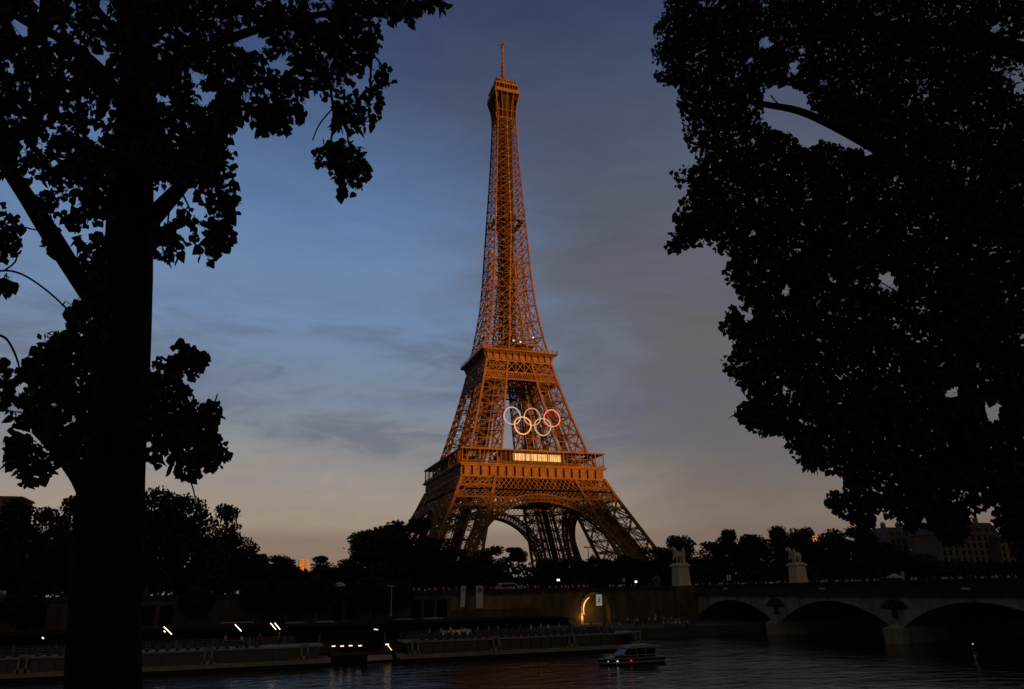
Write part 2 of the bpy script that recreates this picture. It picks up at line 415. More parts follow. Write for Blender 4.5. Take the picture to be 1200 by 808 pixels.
for sx, sy in Q4:
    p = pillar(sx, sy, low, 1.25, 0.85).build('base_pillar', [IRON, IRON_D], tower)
    for a, b_ in ((1,1),(1,0),(0,0),(0,1)):
        x = sx*(H(0) if a else G(0)); y = sy*(H(0) if b_ else G(0))
        m = MB(); m.prism([(x-3.4,-1),(x+3.4,-1),(x+2.4,2.0),(x-2.4,2.0)], y-2.8, y+2.8); m.build('masonry_footing', STONE_B, p)
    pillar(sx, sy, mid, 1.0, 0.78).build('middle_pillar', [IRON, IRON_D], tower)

def lat_band(m, z0, z1, step, bw, yoff=0.0, half=None, cross=2):
    """diagonal lattice girder on the -y face between two heights, with its flanges"""
    h0, h1 = (half or H(z0)), (half or H(z1)); y0, y1 = -H(z0)-yoff, -H(z1)-yoff
    n = Vector((0,-1,0))
    m.bar((-h0,y0,z0), (h0,y0,z0), 0.65, 0.8, n); m.bar((-h1,y1,z1), (h1,y1,z1), 0.65, 0.8, n)
    N = max(2, round(2*h0/step))
    for i in range(N):
        for s_ in (1, -1):
            a, b_ = (i, i+cross) if s_ > 0 else (i+cross, i)
            if max(a, b_) > N:
                continue
            m.bar((-h0+2*h0*a/N, y0, z0), (-h1+2*h1*b_/N, y1, z1), bw, bw*0.5, n)
    for i in range(0, N+1, 2*cross): m.bar((-h0+2*h0*i/N, y0, z0), (-h1+2*h1*i/N, y1, z1), bw*0.9, bw*0.7, n)
    # half bays at the ends
    m.bar((-h0,y0,z0), (-h1+2*h1/N, y1, z1), bw, bw*0.5, n); m.bar((h0,y0,z0), (h1-2*h1/N, y1, z1), bw, bw*0.5, n)

# --- great arches
ARC_Z, RI, RO = 2.0, 37.0, 40.3
def arch_face(m, back=0.0):
    def P(r_, th):
        z = ARC_Z + r_*math.sin(th); return Vector((r_*math.cos(th), -H(z)-0.25+back, z))
    N = 54; n = Vector((0,-1,0))
    t0 = R(16); T = [t0 + (PI-2*t0)*i/N for i in range(N+1)]
    for a, b_ in zip(T[:-1], T[1:]):
        m.bar(P(RI,a), P(RI,b_), 0.75, 1.5, n); m.bar(P(RO,a), P(RO,b_), 0.65, 1.2, n)
        if back == 0:
            m.bar(P(RI,a), P(RO,a), 0.42, 0.6, n)
            m.bar(P(RI+0.3,a), P(RO-0.3,b_), 0.26, 0.3, n); m.bar(P(RO-0.3,a), P(RI+0.3,b_), 0.26, 0.3, n)
        else:
            m.bar(P(RI,a), P(RO,a), 0.35, 0.4, n)
            q0 = P(RI,a); q1 = Vector((q0.x, -H(q0.z)-0.25, q0.z)); m.bar(q0, q1, 0.3)
            q0 = P(RO,a); q1 = Vector((q0.x, -H(q0.z)-0.25, q0.z)); m.bar(q0, q1, 0.3)
    if back == 0:
        # spandrel: upright plates and rings of falling size
        for s_ in (-1, 1):
            xx = 31.0
            while xx > 9:
                ze = ARC_Z + math.sqrt(max(0, RO*RO - xx*xx)); gap = 40.4 - ze
                if gap < 0.7: break
                if xx < 29:
                    rr = max(0.45, min(1.35, gap*0.40))
                    m.bar((s_*xx, -H(ze)-0.2, ze), (s_*xx, -H(40.4)-0.2, 40.4), 0.32, 0.4, n)
                    cs = [ze + gap*0.5] if gap < 4.4 else [ze+gap*0.28, ze+gap*0.74]
                    for zc in cs:
                        xc = xx - rr - 0.25; K = 12
                        for k in range(K):
                            a1, a2 = 2*PI*k/K, 2*PI*(k+1)/K
                            m.bar((s_*xc+rr*math.cos(a1), -H(zc)-0.25, zc+rr*math.sin(a1)), (s_*xc+rr*math.cos(a2), -H(zc)-0.25, zc+rr*math.sin(a2)), 0.4, 0.4, n)
                    xx -= 2*rr + 0.55
                else: xx -= 0.7
def rot_copy(m, k):
    c, sn = [(1,0),(0,1),(-1,0),(0,-1)][k]
    o = MB(); o.add([(c*x-sn*y, sn*x+c*y, z) for x,y,z in m.v], m.f); return o
am = MB(); arch_face(am); arch_face(am, 4.2)
for k in range(4): rot_copy(am, k).build('arch', IRON, tower)

def ring_slab(m, ho, hi, z0, z1):
    m.box(-ho, ho, -ho, -hi, z0, z1); m.box(-ho, ho, hi, ho, z0, z1); m.box(-ho, -hi, -hi, hi, z0, z1); m.box(hi, ho, -hi, hi, z0, z1)
# --- first floor
def g1(m):
    lat_band(m, 40.6, 44.2, 2.2, 0.24); lat_band(m, 44.2, 50.2, 2.35, 0.30)
m = MB(); m.rot4(g1); m.build('first_floor_girder', IRON, tower); m = MB()
# inner parallel girders and diagonal floor joists that darken the underside
def g1b(m):
    n = Vector((0,-1,0))
    for yy in (-30, -24):
        m.bar((-34,yy,44), (34,yy,44), 0.6, 0.6, n); m.bar((-34,yy,50), (34,yy,50), 0.6, 0.6, n)
        for i in range(24):
            x0, x1 = -34+68*i/24, -34+68*(i+1)/24
            m.bar((x0,yy,44), (x1,yy,50), 0.35, 0.3, n); m.bar((x1,yy,44), (x0,yy,50), 0.35, 0.3, n)
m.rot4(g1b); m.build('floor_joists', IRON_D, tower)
def fr(m):
    hw_, hb, hp, N = 33.5, 34.2, 34.9, 17
    m.add([(-hw_,-hw_,50.4),(hw_,-hw_,50.4),(hw_,-hw_,55.4),(-hw_,-hw_,55.4)], [(0,1,2,3)])
    for i in range(N):
        x0 = -hb + 2*hb*i/N + .46; x1 = -hb + 2*hb*(i+1)/N - .46
        m.box(x0, x1, -hp+.12, -hw_-.01, 50.56, 54.74)
        for a0, a1, c0, c1 in ((x0,x1,53.5,53.85),(x0,x1,50.57,50.95),(x0,x0+.3,50.95,53.5),(x1-.3,x1,50.95,53.5)): m.box(a0, a1, -hp-.12, -hp+.119, c0, c1)
m = MB(); m.rot4(fr); ring_slab(m, 35.3, 33.0, 49.95, 50.55); ring_slab(m, 36.1, 33.2, 55.305, 55.95); ring_slab(m, 35.5, 33.3, 54.75, 55.30); m.build('first_floor_frieze', IRON, tower)
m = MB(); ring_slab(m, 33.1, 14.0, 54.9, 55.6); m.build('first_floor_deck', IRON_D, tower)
def gal(m):
    N = 34
    for i in range(N+1):
        x = -34.7 + 69.4*i/N
        wq = 0.42 if i % 4 == 0 else 0.15
        m.bar((x,-34.9,55.9), (x,-34.9,62.2), wq, wq, (0,-1,0))
    m.bar((-35,-35.2,57.1), (35,-35.2,57.1), 0.16); m.bar((-35,-35.2,56.5), (35,-35.2,56.5), 0.10)
    for i in range(140):
        x = -35 + 70*i/140; m.bar((x,-35.2,55.9), (x,-35.2,57.1), 0.07)
m = MB(); m.rot4(gal); m.build('gallery_posts', IRON, tower)
m = MB(); ring_slab(m, 35.5, 30.2, 62.15, 62.85); m.build('gallery_roof', IRON, tower)
PANEL = lampmat('lit_hall_glass', (1.0, 0.62, 0.20), 0.8)
_t = NT(PANEL.node_tree); _b = PANEL.node_tree.nodes['Principled BSDF']; _tc = _t.n('ShaderNodeTexCoord'); _mp = _t.n('ShaderNodeMapping'); _mp.inputs['Scale'].default_value = (0.35, 1, 0.5)
_t.l(_tc.outputs['Object'], _mp.inputs[0]); _t.l(_t.ramp(_t.noise(_mp.outputs[0], 1.0, 3), [(0.3, (0.62, 0.33, 0.09)), (0.6, (1.0, 0.66, 0.24))]), _b.inputs['Emission Color'])
for k in range(4):
    m = MB(); m.box(-16, 18, -31.6, -23, 55.65, 62.0)
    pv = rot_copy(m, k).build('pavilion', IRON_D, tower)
    if k == 0:
        m = MB(); m.box(-9.8, 14.2, -31.9, -31.63, 58.3, 61.6); m.build('lit_glass_front', PANEL, pv)
        m = MB()
        for i in range(13): m.bar((-9.8+2*i,-32.0,58.2), (-9.8+2*i,-32.0,61.7), 0.16 if i % 3 else 0.34)
        m.bar((-9.9,-32,58.2), (14.3,-32,58.2), 0.3); m.bar((-9.9,-32,61.7), (14.3,-32,61.7), 0.3)
        m.build('mullions', IRON, pv)
# --- second floor
def g2(m):
    lat_band(m, 100.6, 104.4, 1.25, 0.24)
    n = Vector((0,-1,0)); z0, z1 = 104.6, 110.6
    h0, h1, q0, q1 = H(z0), H(z1), G(z0), G(z1)
    for (a0, b0, a1, b1, N) in ((-h0,-q0,-h1,-q1,2), (-q0,q0,-q1,q1,3), (q0,h0,q1,h1,2)):
        for i in range(N):
            u0, u1 = a0+(b0-a0)*i/N, a0+(b0-a0)*(i+1)/N; t0, t1 = a1+(b1-a1)*i/N, a1+(b1-a1)*(i+1)/N
            m.bar((u0,-h0,z0), (t1,-h1,z1), 0.42, 0.3, n); m.bar((u1,-h0,z0), (t0,-h1,z1), 0.42, 0.3, n)
            m.bar((u0,-h0,z0), (t0,-h1,z1), 0.4, 0.4, n)
    m.bar((-h1,-h1,z1), (h1,-h1,z1), 0.6, 0.7, n)
m = MB(); m.rot4(g2)
for yy in (-10, -5, 0, 5, 10):
    m.bar((-18,yy,104), (18,yy,104), 0.5); m.bar((yy,-18,104), (yy,18,104), 0.5)
    m.bar((-17,yy,101), (17,yy,101), 0.3); m.bar((yy,-17,101), (yy,17,101), 0.3)
m.build('second_floor_girder', IRON, tower)
def fr2(m):
    hb, N = 17.2, 10
    m.add([(-hb,-hb,110.8),(hb,-hb,110.8),(hb,-hb,115.1),(-hb,-hb,115.1)], [(0,1,2,3)])
    m.add([(-hb-.4,-hb-.4,114.1),(hb+.4,-hb-.4,114.1),(20.0,-20.0,115.3),(-20.0,-20.0,115.3)], [(0,1,2,3)])
    for i in range(N):
        x0 = -hb+2*hb*i/N; x1 = -hb+2*hb*(i+1)/N
        m.add([(x0+0.5,-hb-0.4,111.2),(x1-0.5,-hb-0.4,111.2),(x1-0.5,-hb-0.4,113.7),(x0+0.5,-hb-0.4,113.7),
               (x0+0.5,-hb,111.2),(x1-0.5,-hb,111.2),(x1-0.5,-hb,113.7),(x0+0.5,-hb,113.7)], [(0,1,2,3),(4,5,1,0),(7,6,2,3),(0,3,7,4),(1,2,6,5)])
    for i in range(N+1):
        x = -hb+2*hb*i/N
        m.add([(x-0.2,-hb-0.2,110.9),(x+0.2,-hb-0.2,110.9),(x+0.2,-19.2,115.1),(x-0.2,-19.2,115.1),(x-0.2,-hb,110.9),(x+0.2,-hb,110.9),(x+0.2,-hb,115.1),(x-0.2,-hb,115.1)],
              [(0,1,2,3),(0,3,7,4),(1,2,6,5)])
m = MB(); m.rot4(fr2); ring_slab(m, 17.6, 16.4, 110.5, 111.0); ring_slab(m, 20.2, 16.25, 115.3, 115.95); m.build('second_floor_frieze', IRON, tower)
m = MB(); m.box(-16.2, 16.2, -16.2, 16.2, 115.0, 115.85); m.build('second_floor_deck', IRON_D, tower)
def rail2(m):
    m.bar((-20,-20,117.3), (20,-20,117.3), 0.14); m.bar((-20,-20,116.6), (20,-20,116.6), 0.1)
    for i in range(41): x = -20+i; m.bar((x,-20,115.9), (x,-20,117.4), 0.12 if i % 4 == 0 else 0.06)
m = MB(); m.rot4(rail2); m.build('second_floor_railing', IRON, tower)
m = MB()
m.box(-9, 9, -12.4, -8, 115.8, 119.6); m.box(-11, -7, -7, 10, 115.8, 121); m.box(7, 11, -7, 10, 115.8, 121); m.box(-8, 10, -13.0, -9, 120.6, 121.2)
m.box(-4, 6, -13.4, -13.1, 120.6, 122.0)
m.build('second_floor_pavilion', IRON_D, tower)
LAMPW = lampmat('white_lamp', (1.0, 0.80, 0.55), 1.2)
for p in ((-1.5,-13.5,123.0), (2.2,-13.6,122.6), (9,-14.2,125.5), (5,-13.6,122.4)):
    m = MB(); m.box(p[0]-.35, p[0]+.35, p[1]-.2, p[1]+.2, p[2]-.3, p[2]+.3); m.build('floodlight', LAMPW, tower)
# --- upper shaft
zs = [116.0]
while zs[-1] < 262: zs.append(zs[-1] + max(4.5, 9.9 - (zs[-1]-116)*0.038))
zs[-1] = 263.5
us = MB(); n0 = Vector((0,-1,0))
def up_face(m):
    n = Vector((0,-1,0))
    for a, b_ in zip(zs[:-1], zs[1:]):
        h0, h1, q0, q1 = H(a), H(b_), G(a), G(b_)
        k = 0.55 + 0.45*(262-a)/146
        cw, bw = 0.80*k+0.05, 0.52*k+0.06
        m.bar((-h0,-h0,a), (-h1,-h1,b_), cw, cw, n)
        chords = [(-q0,-q1),(q0,q1)] if q1 > 0.3 else [(-q0,-q1)]
        for c0, c1 in chords:
            m.bar((c0,-h0,a), (c1,-h1,b_), cw*0.85, cw*0.8, n)
            s_ = bw*1.9
            m.add([(c0-s_,-h0-0.42,a),(c0,-h0-0.42,a-s_*1.2),(c0+s_,-h0-0.42,a),(c0,-h0-0.42,a+s_*1.2)], [(0,1,2,3)])
        bays = [(-h0,-q0,-h1,-q1),(q0,h0,q1,h1)]
        if q1 > 0.9: bays.append((-q0,q0,-q1,q1))
        for (l0, r0, l1, r1) in bays:
            m.bar((l0,-h0,a), (r0,-h0,a), bw*0.45, bw*0.7, n)
            m.bar((l0,-h0,a), (r1,-h1,b_), bw*.50, bw*0.5, n); m.bar((r0,-h0,a), (l1,-h1,b_), bw*.40, bw*0.45, n)
            hm = (h0+h1)/2; zm = (a+b_)/2; lm, rm = (l0+l1)/2, (r0+r1)/2; cm = (lm+rm)/2
            m.bar((lm,-hm,zm), (rm,-hm,zm), bw*0.28, bw*0.4, n)
            m.bar(((l0+r0)/2,-h0,a), (lm,-hm,zm), bw*0.24, bw*0.3, n); m.bar(((l0+r0)/2,-h0,a), (rm,-hm,zm), bw*0.24, bw*0.3, n)
            s_ = bw*1.0; m.add([(cm-s_,-hm-0.3,zm),(cm,-hm-0.3,zm-s_),(cm+s_,-hm-0.3,zm),(cm,-hm-0.3,zm+s_)], [(0,1,2,3)])
        # the sides of the four legs that face inwards
        if q1 > 0.5:
            for s_ in (-1, 1):
                ni = Vector((1,0,0))
                m.bar((s_*q0,-h0,a), (s_*q1,-q1,b_), bw*0.8, bw*0.4, ni); m.bar((s_*q0,-q0,a), (s_*q1,-h1,b_), bw*0.8, bw*0.4, ni)
                m.bar((s_*q0,-h0,a), (s_*q0,-q0,a), bw*0.8, bw*0.4, ni)
                m.bar((s_*q0,-q0,a), (s_*q1,-q1,b_), cw*0.8, cw*0.8, ni)
        m.bar((-h0,-h0,a), (0,0,a), bw*0.6)
us.rot4(up_face); us.build('upper_shaft', IRON, tower)
# lift core
m = MB()
for a, b_ in zip(zs[:-1], zs[1:]):
    c = min(3.4, H(b_)-1.9)
    for sx, sy in Q4: m.bar((sx*c,sy*c,a), (sx*c,sy*c,b_), 0.4)
    for k in range(3):
        z = a + (b_-a)*k/3; z2 = a + (b_-a)*(k+1)/3
        for (x0,y0,x1,y1) in ((-c,-c,c,-c),(c,-c,c,c),(c,c,-c,c),(-c,c,-c,-c)):
            m.bar((x0,y0,z), (x1,y1,z), 0.3); m.bar((x0,y0,z), (x1,y1,z2), 0.28); m.bar((x1,y1,z), (x0,y0,z2), 0.28)
    m.bar((0,-c,a), (0,-c,b_), 0.9, 0.3, (0,-1,0)); m.bar((-c,0,a), (-c,0,b_), 0.9, 0.3, (1,0,0)); m.bar((0,c,a), (0,c,b_), 0.9, 0.3, (0,1,0))
for a, b_ in zip(zs[:-1], zs[1:]):      # stair flights winding round the lift guides
    c = min(3.2, H(b_)-2.0); n_ = 4
    for k in range(n_):
        za, zb = a+(b_-a)*k/n_, a+(b_-a)*(k+1)/n_; sg_ = 1 if k % 2 else -1
        for yy in (-c*.55, c*.55): m.bar((-c*sg_, yy, za), (c*sg_, yy, zb), .75, 1.1, (0,1,0))
        m.bar((-c*.5, -c*sg_, za), (-c*.5, c*sg_, zb), .8, 1.0, (1,0,0))
m.box(-2.2, -0.3, -2.2, -0.4, 150, 156); m.box(0.3, 2.2, -2.2, -0.4, 209, 215)
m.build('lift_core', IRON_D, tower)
m = MB(); ring_slab(m, H(196)-0.5, H(196)-2.4, 195.6, 196.2); m.box(-3.5, 3.5, -H(196)+.5, H(196)-.5, 196.2, 199)
m.build('intermediate_platform', IRON_D, tower)
# --- summit
m = MB()
SUMMIT = [(263, 5.5), (268, 5.65), (272.5, 6.1), (276.5, 6.9), (279.6, 7.6)]
def su(m):
    pr = SUMMIT
    n = Vector((0,-1,0))
    for f in (-1, -.5, 0, .5, 1):
        for (za, ha), (zb, hb) in zip(pr[:-1], pr[1:]): m.bar((f*ha,-ha,za), (f*hb,-hb,zb), 0.42 if abs(f) == 1 else .24, 0.35, n)
    for za, ha in (pr[0], pr[1]): m.bar((-ha,-ha,za), (ha,-ha,za), 0.4, 0.35, n)
def sw(m):      # solid webs of the flared corner brackets
    for f in (-1, -.5, .5, 1):
        for (za, ha), (zb, hb) in zip(SUMMIT[:-1], SUMMIT[1:]):
            m.add([(f*ha,-ha,za),(f*hb,-hb,zb),(f*4.9,-4.9,zb),(f*4.6,-4.6,za)], [(0,1,2,3)])
m.rot4(su); m.rot4(sw); m.build('summit_brackets', IRON, tower); m = MB(); m.frustum(4.2, 263.2, 4.8, 279.6); m.build('summit_core', IRON_D, tower)
m = MB(); m.frustum(7.6, 279.5, 7.75, 281.7); m.frustum(7.0, 285.2, 7.1, 286.0); m.frustum(5.6, 286.0, 5.4, 288.4); m.frustum(6.1, 288.4, 6.0, 289.0)
m.lathe([(5.6,289.0),(5.4,289.9),(4.7,291.0),(3.6,292.0),(2.4,292.6),(1.6,293.2)], seg=16)
m.lathe([(2.2,291.0),(2.1,292.4),(1.5,293.6),(1.0,294.3)], seg=12)
def cl(m):
    for i in range(9): x = -7.2+1.8*i; m.bar((x,-7.3,281.6), (x,-7.3,283.0), 0.16); m.bar((x*.92,-6.75,281.6), (x*.92,-6.7,285.3), .3)
m.rot4(cl); m.build('summit_cabin', IRON, tower)
m = MB(); m.frustum(6.6, 281.7, 6.5, 285.2); m.build('summit_glazing', GLASS, tower)
rr = random.Random(3)
for k in range(40):
    a = rr.uniform(0, 2*PI); hq = rr.choice((7.4, 6.2, 5.0)); hq_ = {7.4:7.4, 6.2:6.6, 5.0:5.6}[hq]; zb = {7.4:281.5, 6.2:285.8, 5.0:288.8}[hq]
    x, y = max(-hq_, min(hq_, 1.4*hq_*math.cos(a))), max(-hq_, min(hq_, 1.4*hq_*math.sin(a)))
    m = MB(); m.bar((x,y,zb), (x+rr.uniform(-.2,.2),y,zb+rr.uniform(1.0,3.2)), rr.uniform(.16,.5)); m.build('aerial', IRON_D, tower)
for a in range(8):
    x, y = 6.4*math.cos(a*PI/4+.3), 6.4*math.sin(a*PI/4+.3); m = MB(); m.lathe([(0.1,-1.0),(0.12,0),(0.75,.1),(0.75,.9),(0.1,1)], (x,y,282.2), 10); m.build('dish_aerial', IRON_D, tower)
m = MB(); m.lathe([(1.05,294.2),(1.05,296),(1.35,296.1),(1.35,296.5),(1.0,296.6),(1.0,299),(1.3,299.1),(1.3,299.5),(0.95,299.6),(0.95,302),(1.25,302.1),(1.25,302.5),(0.9,302.6),(0.9,305.0),(0.62,305.3),(0.58,319.5),(0.35,320),(0.30,322.5),(0.12,322.8),(0.08,325.6)], seg=10)
m.bar((-3.2,0,318.6), (3.2,0,319.1), 0.42); m.bar((0,-2.6,318.8), (0,2.6,318.8), 0.42)
for x in (-3.2, 3.2): m.bar((x,0,318.2), (x,0,319.9), 0.35)
m.build('mast', IRON, tower)

# --- the five rings
RINGM = [lampmat('ring_blue_white', (0.62, 0.66, 0.74), 0.40), lampmat('ring_grey', (0.46, 0.46, 0.50), 0.36), lampmat('ring_red', (1.0, 0.13, 0.14), 0.75),
         lampmat('ring_yellow', (1.0, 0.38, 0.07), 0.95), lampmat('ring_green', (0.52, 0.62, 0.42), 0.40)]
rings = thing('ring_emblem', 'five interlocking glowing rings, one red and one orange, hung above the lit hall', 'emblem', (1.3, -29.6, 77.5))
def ring(c, R_, wid, dep, zoff, tilt=0.0):
    m = MB(); K = 64
    for k in range(K):
        a1, a2 = 2*PI*k/K, 2*PI*(k+1)/K; vs = []
        for a in (a1, a2):
            for r_, y in ((R_-wid/2,-dep/2),(R_+wid/2,-dep/2),(R_+wid/2,dep/2),(R_-wid/2,dep/2)):
                # weave: each ring leans in front on one side and behind on the other
                vs.append((c[0]+r_*math.cos(a), y+zoff+tilt*math.sin(2*a+0.6), c[1]+r_*math.sin(a)))
        m.add(vs, [(0,4,5,1),(1,5,6,2),(2,6,7,3),(3,7,4,0)])
    return m
rc = [(-10.1,2.15), (0.0,2.25), (10.1,2.15), (-5.05,-2.2), (5.05,-2.3)]
for i, c in enumerate(rc):
    ring(c, 4.10, 0.47, 0.45, 0.0 if i < 3 else 0.0, 0.42*(1 if i < 3 else -1)).build('ring', RINGM[i], rings)

# ------------------------------------------------------------------ quay wall
def UX(u, y=WALL_Y, v=700): return aty(u, v, y).x
wall = thing('quay_wall', 'long weathered stone embankment wall with dark station openings along the far quay', 'wall', (-75, WALL_Y, QUAY_LOW))
def WX(x): return x + 75
WTOP, WB = 1.35, QUAY_LOW
opens = [(UX(a), UX(b)) for a, b in ((20,37),(43,58),(150,164),(168,184),(189,205),(389,402),(405,418),(482,494),(497,509),(512,524))]
tunnel = (UX(683, WALL_Y, 720), UX(713, WALL_Y, 720))
ZO0, ZO1 = -3.3, 0.3
m = MB(); x = -420.0
for a, b_ in opens + [tunnel]:
    m.box(WX(x), WX(a), 0, 1.2, 0, WTOP-WB)
    if (a, b_) == tunnel:
        cx, rad = (a+b_)/2, (b_-a)/2; z0 = QUAY_LOW; zs_ = -2.6
        K = 16; pts = [(WX(cx)-rad*math.cos(PI*k/K), zs_-WB+rad*math.sin(PI*k/K)) for k in range(K+1)]
        for (xa, za), (xb, zb) in zip(pts[:-1], pts[1:]):
            m.add([(xa,0,za),(xb,0,zb),(xb,0,WTOP-WB),(xa,0,WTOP-WB),(xa,1.2,za),(xb,1.2,zb)], [(0,1,2,3),(0,1,5,4)])
    else:
        m.box(WX(a), WX(b_), 0, 1.2, 0, ZO0-WB); m.box(WX(a), WX(b_), 0, 1.2, ZO1-WB, WTOP-WB)
    x = b_
m.box(WX(x), WX(-17.5), 0, 1.2, 0, WTOP-WB)
m.build('wall_face', STONE, wall)
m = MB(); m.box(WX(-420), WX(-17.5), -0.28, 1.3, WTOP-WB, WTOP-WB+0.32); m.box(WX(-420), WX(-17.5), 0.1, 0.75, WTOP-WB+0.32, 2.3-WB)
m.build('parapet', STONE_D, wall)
for a, b_ in opens:
    m = MB(); m.box(WX(a)-.25, WX(a)+.02, -0.14, -0.003, ZO0-WB-.2, ZO1-WB+.3); m.box(WX(b_)-.02, WX(b_)+.25, -0.14, -0.003, ZO0-WB-.2, ZO1-WB+.3)
    m.box(WX(a)-.4, WX(b_)+.4, -0.2, -0.003, ZO1-WB+.3, ZO1-WB+.7)
    f_ = m.build('station_opening', STONE, wall)
    m = MB(); m.box(WX(a), WX(b_), 1.0, 1.15, ZO0-WB, ZO1-WB); m.build('recess_shade_panel', DARKHOLE, f_)
m = MB(); m.box(WX(UX(528)), WX(UX(637)), -.07, -.003, -1.9-WB, .75-WB); m.build('pale_wall_section', brick_mat('pale_wall_tone', (0.40, 0.30, 0.185), (0.33, 0.245, 0.15), (0.2, 0.15, 0.1), 1.4, 0.5), wall)  # paler, warmer section set over the wall face
# buttresses
for xx in range(-220, -20, 18):
    if any(a-1 < xx < b_+1 for a, b_ in opens+[tunnel]): continue
    m = MB(); m.box(WX(xx)-.5, WX(xx)+.5, -0.35, -0.004, 0, WTOP-WB-0.004); m.build('buttress', STONE, wall)
# tunnel: vault with lamp glow
cx, rad = (tunnel[0]+tunnel[1])/2, (tunnel[1]-tunnel[0])/2
m = MB(); K = 16; D_ = 7.5
pr = [(-rad, 0.0)] + [(-rad*math.cos(PI*k/K), -2.6-QUAY_LOW+rad*math.sin(PI*k/K)) for k in range(K+1)] + [(rad, 0.0)]
for (xa, za), (xb, zb) in zip(pr[:-1], pr[1:]): m.add([(WX(cx)+xa,1.2,za),(WX(cx)+xb,1.2,zb),(WX(cx)+xb,D_,zb),(WX(cx)+xa,D_,za)], [(0,1,2,3)])
m.add([(WX(cx)+x_, D_, z_) for x_, z_ in pr], [tuple(range(len(pr)))])
vault = m.build('tunnel_vault', LIME2, wall)
m = MB()
for (xa, za), (xb, zb) in zip(pr[:-1], pr[1:]):
    s_ = 1.16
    f = lambda x_, z_: (WX(cx)+x_*s_, z_ if z_ <= -2.6-QUAY_LOW else (-2.6-QUAY_LOW)+(z_-(-2.6-QUAY_LOW))*s_)
    (xa2, za2), (xb2, zb2) = f(xa, za), f(xb, zb)
    m.add([(WX(cx)+xa,-.12,za),(WX(cx)+xb,-.12,zb),(xb2,-.12,zb2),(xa2,-.12,za2),(WX(cx)+xa,0.0,za),(WX(cx)+xb,0.0,zb),(xb2,0.0,zb2),(xa2,0.0,za2)], [(0,1,2,3),(0,1,5,4),(2,3,7,6)])
m.build('arch_surround', STONE_B, wall)
AMBER = lampmat('amber_lamp', (1.0, 0.52, 0.13), 1.3)
m = MB(); zc_ = -2.6-QUAY_LOW
ap = [(WX(cx)-rad*0.90*math.cos(a), 0.25+.02*a, zc_+rad*0.90*math.sin(a)) for a in [R(d) for d in (-2, 12, 26, 40, 54, 66)]]
ap = [(ap[0][0]+.1, .25, zc_-1.1)]+ap; m.tube(ap, [.06,.11,.15,.16,.15,.11,.05], 8); m.build('tunnel_lamp', AMBER, vault)
for lx, lz, e_ in ((-.62, -.4, 75), (-.2, .7, 60), (-1.05, -1.6, 60)):
    pl = bpy.data.lights.new('tunnel_fill_light', 'POINT'); pl.energy = e_; pl.color = (1.0, 0.46, 0.10); pl.shadow_soft_size = 0.25  # unseen points in front of the wall, added to gild the arch surround
    po = bpy.data.objects.new('tunnel_fill_light', pl); col.objects.link(po); po.location = (cx+rad*lx, WALL_Y-.75, -2.6+lz)

# sign above the tunnel mouth
p0 = aty(698, 697, WALL_Y-0.6); p1 = aty(705.5, 710, WALL_Y-0.6)
sg = thing('tunnel_sign', 'small white lit upright sign box with a black pictogram above the glowing tunnel mouth', 'sign', ((p0.x+p1.x)/2, WALL_Y-0.6, p1.z))
hw, hh = (p1.x-p0.x)/2, p0.z-p1.z
m = MB(); m.box(-hw-.06, hw+.06, -.1, .45, -.06, hh+.06); m.bar((0,.45,hh*.6), (0,.62,hh*.6), .2); m.build('sign_case', BLACKM, sg)
m = MB(); m.box(-hw, hw, -.14, -.103, 0, hh); m.build('lit_face', lampmat('sign_white', (0.9, 0.86, 0.66), 0.2), sg)
m = MB(); m.box(-.11, .11, -.17, -.145, hh*.32, hh*.75); m.box(-.3, .3, -.17, -.145, hh*.32, hh*.40); m.box(-.05, .3, -.17, -.145, hh*.56, hh*.64); m.lathe([(.14,-.01),(.14,.01)], (0,-.16,hh*.82), 10)
m.build('pictogram', BLACKM, sg)

# ------------------------------------------------------------------ bridge
bridge = thing('stone_bridge', 'low stone arch bridge with dark parapet and carved eagles over the river', 'bridge', (0, WALL_Y, QUAY_UP))
BX0, BX1 = -17.5, 17.5
SPAN, PIER, NS = 28.0, 3.0, 5
ZS, ZC = -5.0, -1.0
DT = -0.15
def arcz(s_):     # segmental arch, s in -1..1
    hspan = SPAN/2; rise = ZC-ZS; Rr = (hspan*hspan+rise*rise)/(2*rise)
    return ZC - Rr + math.sqrt(Rr*Rr - (s_*hspan)**2)
m = MB(); y = WALL_Y; oz = QUAY_UP
fx0, fx1 = BX0, BX1
K = 24
for i in range(NS):
    ys = [y - SPAN*k/K for k in range(K+1)]; zz = [arcz(-1+2*k/K) for k in range(K+1)]
    for k in range(K):
        y0, y1, z0, z1 = ys[k]-WALL_Y, ys[k+1]-WALL_Y, zz[k]-oz, zz[k+1]-oz
        T_ = DT-oz
        m.add([(fx0,y0,z0),(fx0,y1,z1),(fx0,y1,T_),(fx0,y0,T_),(fx1,y0,z0),(fx1,y1,z1),(fx1,y1,T_),(fx1,y0,T_)], [(0,1,2,3),(4,5,6,7),(0,1,5,4),(2,3,7,6)])
    y -= SPAN
    if i < NS-1:
        m.box(fx0, fx1, y-PIER-WALL_Y, y-WALL_Y, -11-oz, DT-oz); y -= PIER
m.build('arches', STONE_B, bridge)
y = WALL_Y   # arch ring voussoirs standing a little proud
